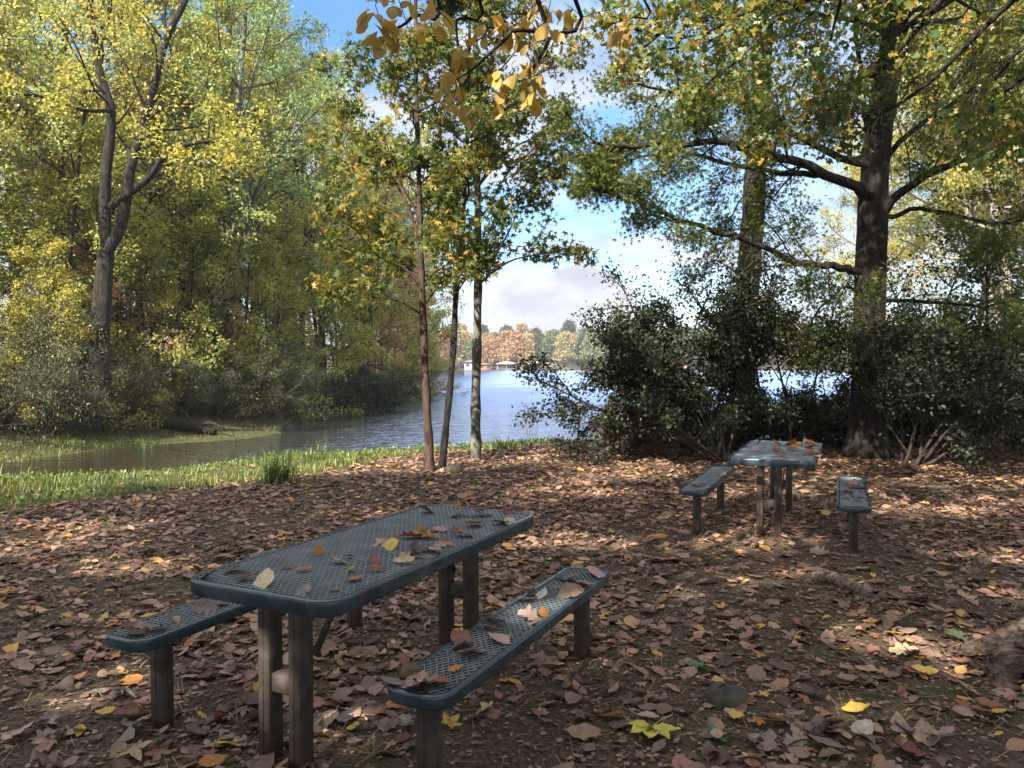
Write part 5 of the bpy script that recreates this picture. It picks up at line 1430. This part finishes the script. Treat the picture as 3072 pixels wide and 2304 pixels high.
# crumbs and torn pieces between the whole leaves, also across the inlet
n = 60000
cy_ = np.sqrt(2.4 ** 2 + rg.random(n) * (34 ** 2 - 2.4 ** 2)); cx_ = rg.uniform(-.74, .70, n) * cy_
cy_[:26000] = np.sqrt(2.4 ** 2 + rg.random(26000) * (9 ** 2 - 2.4 ** 2)); cx_[:26000] = rg.uniform(-.74, .72, 26000) * cy_[:26000]
k = (lake_sd(cx_, cy_) > .15) & (rg.random(n) > grass_amt(cx_, cy_) * .85)
cx_, cy_ = cx_[k], cy_[k]; n = len(cx_); far_ = np.clip((cy_ - 6) / 12, 0, 1)
cz_ = gz(cx_, cy_) + rg.uniform(.003, .016, n)
tw = np.stack([np.stack([cx_, cy_, cz_], 1), np.stack([cx_ + rg.normal(0, 1, n), cy_ + rg.normal(0, 1, n), cz_], 1)], 1)
s_ = .028 + .05 * far_
D = nrows(tw[:, 1] - tw[:, 0]); N_ = nrows(np.stack([rg.normal(0, .25, n), rg.normal(0, .25, n), np.ones(n)], 1)); N_ = nrows(N_ - D * np.sum(N_ * D, 1, keepdims=True)); B_ = np.cross(N_, D)
S_ = (s_ * rg.uniform(.5, 1.4, n))[:, None, None]
q4 = np.array([(-.5, 0, 0), (-.1, -.34, .06), (.5, .05, 0), (.05, .36, .05)])
V = tw[:, 0][:, None] + S_ * (q4[None, :, 0:1] * D[:, None] + q4[None, :, 1:2] * B_[:, None] + q4[None, :, 2:3] * N_[:, None])
o = link('leaf_crumbs', make_mesh('leaf_crumbs', V.reshape(-1, 3), [np.arange(n * 4).reshape(-1, 4)], rg.random(n) * .8), M['lf_litter'])
tag(o, 'torn leaf crumbs between the fallen leaves', 'leaf litter', kind='stuff')
# pine straw and twiglets between the leaves
n = 9000
sy = np.sqrt(2.4 ** 2 + rg.random(n) * (11 ** 2 - 2.4 ** 2)); sx_ = rg.uniform(-.72, .72, n) * sy
k = grass_amt(sx_, sy) < .3
sx_, sy = sx_[k], sy[k]; n = len(sx_)
az = rg.random(n) * 6.283; l_ = rg.uniform(.03, .11, n)[:, None]
D = np.stack([np.cos(az), np.sin(az), rg.normal(0, .08, n)], 1); S_ = np.stack([-np.sin(az), np.cos(az), np.zeros(n)], 1) * .0012
P = np.stack([sx_, sy, gz(sx_, sy) + rg.uniform(.004, .03, n)], 1)
V = np.stack([P - D * l_ - S_, P - D * l_ + S_, P + D * l_ + S_, P + D * l_ - S_], 1).reshape(-1, 3)
o = link('pine_straw', make_mesh('pine_straw', V, [np.arange(n * 4).reshape(-1, 4)], rg.random(n)), M['lf_straw'])
tag(o, 'thin dry needles and stalks among the fallen leaves', 'pine straw', kind='stuff')

# ------------------------------------------------------------------ far shore
rs = random.Random(5)
fk = []
for q, (H, r0, c0, sp, lm) in enumerate(((11, .2, .15, 3.2, 'lf_far'), (13, .22, .2, 3.6, 'lf_far'), (9, .18, .1, 3.2, 'lf_far'), (14, .2, .35, 2.6, 'lf_farpine'))):
    fk.append((forest_tree('far%d' % q, 300 + q, H, r0, c0, sp * 1.15, 22, (4, 5), 12, .75, T_DIAM, spreadleaf=.75), lm))
fproto = {}
def far_tree(q, x, y, sc):
    loc = (x, y, ground(x, y) - .1)
    lab = ('dark green pine on the far shore of the lake' if q == 3 else 'autumn-coloured tree on the far shore of the lake')
    if q not in fproto:
        fproto[q] = plant('far_tree' if q != 3 else 'far_pine', lab, 'tree', fk[q][0], (M['bark_grey'], M[fk[q][1]]), loc, rs.uniform(0, 6), sc, 'trees on the far shore' if q != 3 else 'pines on the far shore')
    else:
        o = dup(fproto[q], loc, rs.uniform(0, 6), sc, lab, 'trees on the far shore' if q != 3 else 'pines on the far shore')
        o.name = 'far_tree' if q != 3 else 'far_pine'
x = -42
while x < 150:
    for row in range(5):
        if row == 0 and (-20 < x < 24 and rs.random() < .6): continue
        y = {0: 259, 1: 265, 2: 274, 3: 286, 4: 300}[row] + rs.uniform(-2.5, 2.5)
        q = rs.choice([0, 0, 1, 2, 2]) if rs.random() > (.12 if not -10 < x < -4 else .5) else 3
        far_tree(q, x + rs.uniform(-2, 2) + row * 1.5, y, rs.uniform(.75, 1.0) * (1, .95, .9, .9, .95)[row])
    x += 3.3
mw = noise_mat('white_paint', (.62, .62, .60), (.78, .78, .76), 3, .6)
mr_ = noise_mat('metal_roof', (.50, .49, .47), (.62, .61, .59), 2, .5)
mbn = noise_mat('brown_boards', (.16, .085, .055), (.27, .15, .10), 4, .8)
mgy = noise_mat('grey_siding', (.30, .29, .28), (.42, .41, .40), 3, .8)
mdk = noise_mat('dark_glass', (.02, .025, .03), (.05, .06, .07), 3, .2, spec=.5)
mrf = noise_mat('shingle_roof', (.12, .105, .095), (.20, .18, .165), 6, .9)
mwd = noise_mat('weathered_deck', (.28, .24, .19), (.42, .36, .29), 5, .85)

def hip_roof(mb, cx, cy, z, w, d, h, over=.5):
    w2, d2 = w / 2 + over, d / 2 + over
    rl = max(0.2, w2 - d2)
    V = [(cx - w2, cy - d2, z), (cx + w2, cy - d2, z), (cx + w2, cy + d2, z), (cx - w2, cy + d2, z), (cx - rl, cy, z + h), (cx + rl, cy, z + h),
         (cx - w2, cy - d2, z - .12), (cx + w2, cy - d2, z - .12), (cx + w2, cy + d2, z - .12), (cx - w2, cy + d2, z - .12)]
    mb.add(V, quads=[(0, 1, 5, 4), (2, 3, 4, 5), (6, 7, 1, 0), (7, 8, 2, 1), (8, 9, 3, 2), (9, 6, 0, 3), (9, 8, 7, 6)], tris=[(1, 2, 5), (3, 0, 4)])

def boat_dock(label, cx, cy, w, d, rl, boat):
    t = thing('boat_dock', label, 'dock', (cx, cy, WATER_Z))
    mb = MB(); hip_roof(mb, 0, 0, 2.2, w, d, .8, .4); link('roof', mb.mesh('roof'), rl, t)
    mb = MB(); mb.box((0, d / 2 - .7, .45), (w, 1.4, .14)); mb.box((-w / 2 + .5, -.7, .45), (1.0, d - 1.4, .14)); mb.box((w / 2 - .5, -.7, .45), (1.0, d - 1.4, .14)); link('deck', mb.mesh('deck'), mwd, t)
    for sx_ in (-1, 0, 1):
        for sy_ in (-1, 1):
            mb = MB(); mb.box((sx_ * (w / 2 - .1), sy_ * (d / 2 - .1), .55), (.14, .14, 3.1)); link('post', mb.mesh('post'), mwd, t)
    if boat:
        b_ = thing('motor_boat', 'small white boat moored beneath a dock roof on the far shore', 'boat', (cx, cy - .6, WATER_Z))
        V = [(-2.0, -.8, .7), (1.4, -.8, .75), (2.4, 0, .85), (1.4, .8, .75), (-2.0, .8, .7), (-1.9, -.5, -.15), (1.2, -.5, -.15), (2.0, 0, .0), (1.2, .5, -.15), (-1.9, .5, -.15)]
        mb = MB(); mb.add(V, quads=[(5, 6, 1, 0), (6, 7, 2, 1), (7, 8, 3, 2), (8, 9, 4, 3), (9, 5, 0, 4)], tris=[(0, 1, 4), (1, 3, 4), (1, 2, 3)]); link('hull', mb.mesh('hull'), mw, b_)
        mb = MB(); mb.box((.3, 0, 1.0), (.08, 1.2, .5)); link('windscreen', mb.mesh('windscreen'), mdk, b_)
    return t
def atx(px, Y): return (px - 1536) / F * Y
boat_dock('white-roofed boat dock on the far shore, left of two', atx(1520, 250), 250.5, 6.2, 6, mr_, True)
boat_dock('white hip-roofed boat dock on the far shore, right of two', atx(1620, 248), 249, 7.0, 6, mr_, False)

def house(label, cx, cy, w, d, h, wall, roof, floors=2, deck=True, rz=0.0, z=None):
    zz = ground(cx, cy) if z is None else z
    t = thing('house', label, 'house', (cx, cy, zz), rz)
    mb = MB(); mb.box((0, 0, h / 2 - 1), (w, d, h + 2)); link('wall', mb.mesh('wall'), wall, t)
    mb = MB(); hip_roof(mb, 0, 0, h + .12, w, d, h * .32, .5); link('roof', mb.mesh('roof'), roof, t)
    nw = max(2, int(w / 2.2))
    for f in range(floors):
        for q in range(nw):
            mb = MB(); mb.box((-w / 2 + (q + .5) * w / nw, -d / 2 - .03, (f + .55) * h / floors), (w / nw * .5, .06, h / floors * .5)); link('window', mb.mesh('window'), mdk, t)
    if deck:
        mb = MB(); mb.box((0, -d / 2 - 1.2, h / floors * (floors - 1) - .1), (w, 2.2, .18))
        for q in range(5): mb.box((-w / 2 + .2 + q * (w - .4) / 4, -d / 2 - 2.1, (h / floors * (floors - 1) - .1) / 2 - .5), (.16, .16, h / floors * (floors - 1) + .8))
        for q in range(12): mb.box((-w / 2 + .1 + q * (w - .2) / 11, -d / 2 - 2.25, h / floors * (floors - 1) + .5), (.08, .08, 1.0))
        mb.box((0, -d / 2 - 2.25, h / floors * (floors - 1) + 1.0), (w, .1, .08)); link('deck', mb.mesh('deck'), mw, t)
    return t
house('white house with a raised deck among the trees of the far shore', atx(1403, 268), 268, 7, 6, 5.5, mw, mrf, z=1.6)
house('grey boathouse at the waterline left of the pale young tree', atx(1412, 256), 256.5, 4.0, 4, 2.0, mgy, mrf, 1, False, z=.0)
house('low brown boathouse at the waterline right of the pale young tree', atx(1455, 255), 255.5, 4.6, 4, 1.4, mbn, mbn, 1, False, z=-.2)
house('small red-brown boathouse between the two white dock roofs', atx(1568, 252), 253.2, 3.0, 3, 1.9, mbn, mbn, 1, False, z=-.2)
house('grey house above terraces on the far shore, half behind the dark shrub', atx(1690, 268), 268, 8, 6, 4.2, mgy, mrf, z=1.0)
for q, (yy, zz, lb) in enumerate(((254.5, -.1, 'lowest timber retaining wall on the far shore'), (257.5, .7, 'middle timber retaining wall on the far shore'), (260.5, 1.5, 'topmost timber retaining wall on the far shore'))):
    mb = MB(); mb.box((0, 0, 0), (13 - q, .3, .7)); mb.box((0, -.2, .38), (13 - q, .5, .08))
    o = link('retaining_wall', mb.mesh('retaining_wall'), mwd, None, (atx(1680, yy), yy, zz)); tag(o, lb, 'retaining wall', 'timber terraces on the far shore')
# a pontoon boat moored off the right bank, half hidden by the shrubs
t = thing('pontoon_boat', 'pontoon boat with a green-grey canopy glimpsed through the dark shrub', 'boat', (11.4, 56, WATER_Z), .25)
mb = MB()
for s in (-1, 1): mb.tube(np.array([[-2.6, s * .8, .15], [-2.2, s * .8, .1], [2.0, s * .8, .1], [2.6, s * .8, .2]]), [.1, .3, .3, .08], 8, cap=True)
link('hull', mb.mesh('hull'), mw, t)
mb = MB(); mb.box((0, 0, .48), (4.8, 2.2, .1)); mb.box((0, -1.05, .8), (4.6, .05, .6)); mb.box((0, 1.05, .8), (4.6, .05, .6)); link('deck', mb.mesh('deck'), mdk, t)
mb = MB(); mb.box((-.3, 0, 2.2), (2.6, 2.1, .12), bev=.05); link('canopy', mb.mesh('canopy'), noise_mat('canopy_cloth', (.10, .16, .15), (.16, .22, .20), 5, .8), t)
for s in (-1, 1):
    for e in (-1.4, .8):
        mb = MB(); mb.box((e, s * .95, 1.3), (.06, .06, 1.7)); link('post', mb.mesh('post'), mw, t)

# ------------------------------------------------------------------ light, sky, camera
SUN_AZ, SUN_EL = SUNDIR
sd = Vector((math.sin(rad(SUN_AZ)) * math.cos(rad(SUN_EL)), math.cos(rad(SUN_AZ)) * math.cos(rad(SUN_EL)), math.sin(rad(SUN_EL))))
li = bpy.data.lights.new('sun', 'SUN'); li.energy = SUN_E; li.angle = rad(.5); li.color = (1, .93, .80)
lo_ = bpy.data.objects.new('sun', li); COL.objects.link(lo_)
lo_.rotation_euler = sd.to_track_quat('Z', 'Y').to_euler()
lo_.location = (-30, -20, 40)

w = bpy.data.worlds.new('World'); scene.world = w; w.use_nodes = True
nt = w.node_tree; nt.nodes.clear(); L = nt.links.new
out = nt.nodes.new('ShaderNodeOutputWorld'); bg = nt.nodes.new('ShaderNodeBackground'); bg.inputs['Strength'].default_value = SKY_S
sk = nt.nodes.new('ShaderNodeTexSky'); sk.sky_type = 'NISHITA'; sk.sun_disc = False
sk.sun_elevation = rad(SUN_EL); sk.sun_rotation = rad(SUN_AZ); sk.air_density = 1.0; sk.dust_density = .6; sk.ozone_density = 2.2
tc = nt.nodes.new('ShaderNodeTexCoord')
sx = nt.nodes.new('ShaderNodeSeparateXYZ'); L(tc.outputs['Generated'], sx.inputs[0])
def mth(op, a, b=None, c=None, clamp=False):
    n = nt.nodes.new('ShaderNodeMath'); n.operation = op; n.use_clamp = clamp
    for q, val in enumerate((a, b, c)):
        if val is None: continue
        if isinstance(val, (int, float)): n.inputs[q].default_value = val
        else: L(val, n.inputs[q])
    return n.outputs[0]
# clouds in the direction of the sky: puffs flatten towards the horizon
den = mth('ADD', mth('MAXIMUM', sx.outputs['Z'], 0.0), .16)
cx = mth('DIVIDE', sx.outputs['X'], den); cy = mth('DIVIDE', sx.outputs['Y'], den)
cmb = nt.nodes.new('ShaderNodeCombineXYZ'); L(cx, cmb.inputs[0]); L(cy, cmb.inputs[1])
n1 = nt.nodes.new('ShaderNodeTexNoise'); n1.inputs['Scale'].default_value = 1.15; n1.inputs['Detail'].default_value = 7; n1.inputs['Roughness'].default_value = .55; n1.inputs['Distortion'].default_value = .25
ofs = nt.nodes.new('ShaderNodeVectorMath'); ofs.operation = 'ADD'; ofs.inputs[1].default_value = CLOUD_OFS; L(cmb.outputs[0], ofs.inputs[0]); L(ofs.outputs[0], n1.inputs['Vector'])
# one cumulus bank low over the far shore, straight ahead
dx = mth('DIVIDE', mth('SUBTRACT', sx.outputs['X'], .062), .115); dz = mth('DIVIDE', mth('SUBTRACT', sx.outputs['Z'], .078), .052)
gb = mth('POWER', 2.718, mth('MULTIPLY', mth('ADD', mth('MULTIPLY', dx, dx), mth('MULTIPLY', dz, dz)), -1.0))
fwd = mth('GREATER_THAN', sx.outputs['Y'], 0.0)
n2 = nt.nodes.new('ShaderNodeTexNoise'); n2.inputs['Scale'].default_value = 17; n2.inputs['Detail'].default_value = 6; n2.inputs['Roughness'].default_value = .55
mp = nt.nodes.new('ShaderNodeMapping'); mp.inputs['Scale'].default_value = (1, 1, 1.9); L(tc.outputs['Generated'], mp.inputs[0]); L(mp.outputs[0], n2.inputs['Vector'])
bank = mth('ADD', mth('MULTIPLY', mth('MULTIPLY', gb, fwd), 1.3), mth('MULTIPLY', mth('SUBTRACT', n2.outputs['Fac'], .5), 1.5))
def mrange(x, a, b_, c=0.0, d=1.0):
    n = nt.nodes.new('ShaderNodeMapRange'); n.interpolation_type = 'SMOOTHSTEP'
    L(x, n.inputs[0]); n.inputs[1].default_value = a; n.inputs[2].default_value = b_; n.inputs[3].default_value = c; n.inputs[4].default_value = d
    return n.outputs[0]
mask1 = mrange(n1.outputs['Fac'], .47, .62)
mask2 = mrange(bank, .42, .72)
low = mrange(sx.outputs['Z'], .05, .0, 0, .35)
right_ = mrange(mth('ADD', sx.outputs['X'], mth('MULTIPLY', n1.outputs['Fac'], .35)), .28, .60, 0, .6)
over = mrange(mth('ADD', mth('MAXIMUM', sx.outputs['Z'], mth('MULTIPLY', sx.outputs['Y'], -1.0)), mth('MULTIPLY', n1.outputs['Fac'], .3)), .50, .80, 0, .9)  # unseen bright cloud overhead and behind, added to lift the ambient light
mask = mth('MAXIMUM', mth('MAXIMUM', mth('MAXIMUM', over, mth('MULTIPLY', mask1, .8)), mask2), mth('MAXIMUM', low, mth('MULTIPLY', right_, fwd)))
# billows: lit tops and greyer bellies put into the cloud colour by noise
n3 = nt.nodes.new('ShaderNodeTexNoise'); n3.inputs['Scale'].default_value = 11; n3.inputs['Detail'].default_value = 6; L(mp.outputs[0], n3.inputs['Vector'])
cr = nt.nodes.new('ShaderNodeValToRGB'); L(n3.outputs['Fac'], cr.inputs[0])
cr.color_ramp.elements[0].position = .40; cr.color_ramp.elements[0].color = (.80, .82, .97, 1)
cr.color_ramp.elements[1].position = .58; cr.color_ramp.elements[1].color = (1.25, 1.25, 1.32, 1)
vm = nt.nodes.new('ShaderNodeVectorMath'); vm.operation = 'SCALE'; L(mth('MULTIPLY_ADD', over, CLOUD_S * OVER_GAIN, CLOUD_S), vm.inputs['Scale']); L(cr.outputs[0], vm.inputs[0])
hs = nt.nodes.new('ShaderNodeHueSaturation'); hs.inputs['Saturation'].default_value = 1.3; hs.inputs['Value'].default_value = SKY_V; L(sk.outputs[0], hs.inputs['Color'])
mx = nt.nodes.new('ShaderNodeMix'); mx.data_type = 'RGBA'; mx.clamp_factor = True
L(mask, mx.inputs['Factor']); L(hs.outputs[0], mx.inputs[6]); L(vm.outputs[0], mx.inputs[7])
L(mx.outputs[2], bg.inputs['Color']); L(bg.outputs[0], out.inputs['Surface'])

if HAZE > 0:
    m, nt, out = new_mat('haze_air')
    pv = nt.nodes.new('ShaderNodeVolumePrincipled'); pv.inputs['Density'].default_value = HAZE; pv.inputs['Color'].default_value = (.93, .95, 1, 1); pv.inputs['Anisotropy'].default_value = .3
    nt.links.new(pv.outputs[0], out.inputs['Volume'])
    mb = MB(); mb.box((0, 590, 24), (1900, 1440, 60)); 
    tag(link('haze', mb.mesh('haze'), m), kind='stuff')

cam = bpy.data.cameras.new('camera'); cam.sensor_width = 36; cam.lens = F / 3072 * 36; cam.clip_end = 5000; cam.clip_start = .05
co = bpy.data.objects.new('camera', cam); COL.objects.link(co)
co.location = (0, 0, CAM_H); co.rotation_euler = (math.pi / 2 - PITCH, 0, 0)
scene.camera = co
scene.view_settings.view_transform = 'Standard'; scene.view_settings.look = 'None'
scene.view_settings.exposure = EXPO; scene.view_settings.gamma = 1
scene.render.engine = 'CYCLES'
cy_ = scene.cycles
cy_.max_bounces = 8; cy_.diffuse_bounces = 5; cy_.glossy_bounces = 2; cy_.transmission_bounces = 3; cy_.transparent_max_bounces = 4
cy_.caustics_reflective = False; cy_.caustics_refractive = False
cy_.sample_clamp_indirect = 6
cy_.use_adaptive_sampling = False
cy_.use_denoising = DENOISE
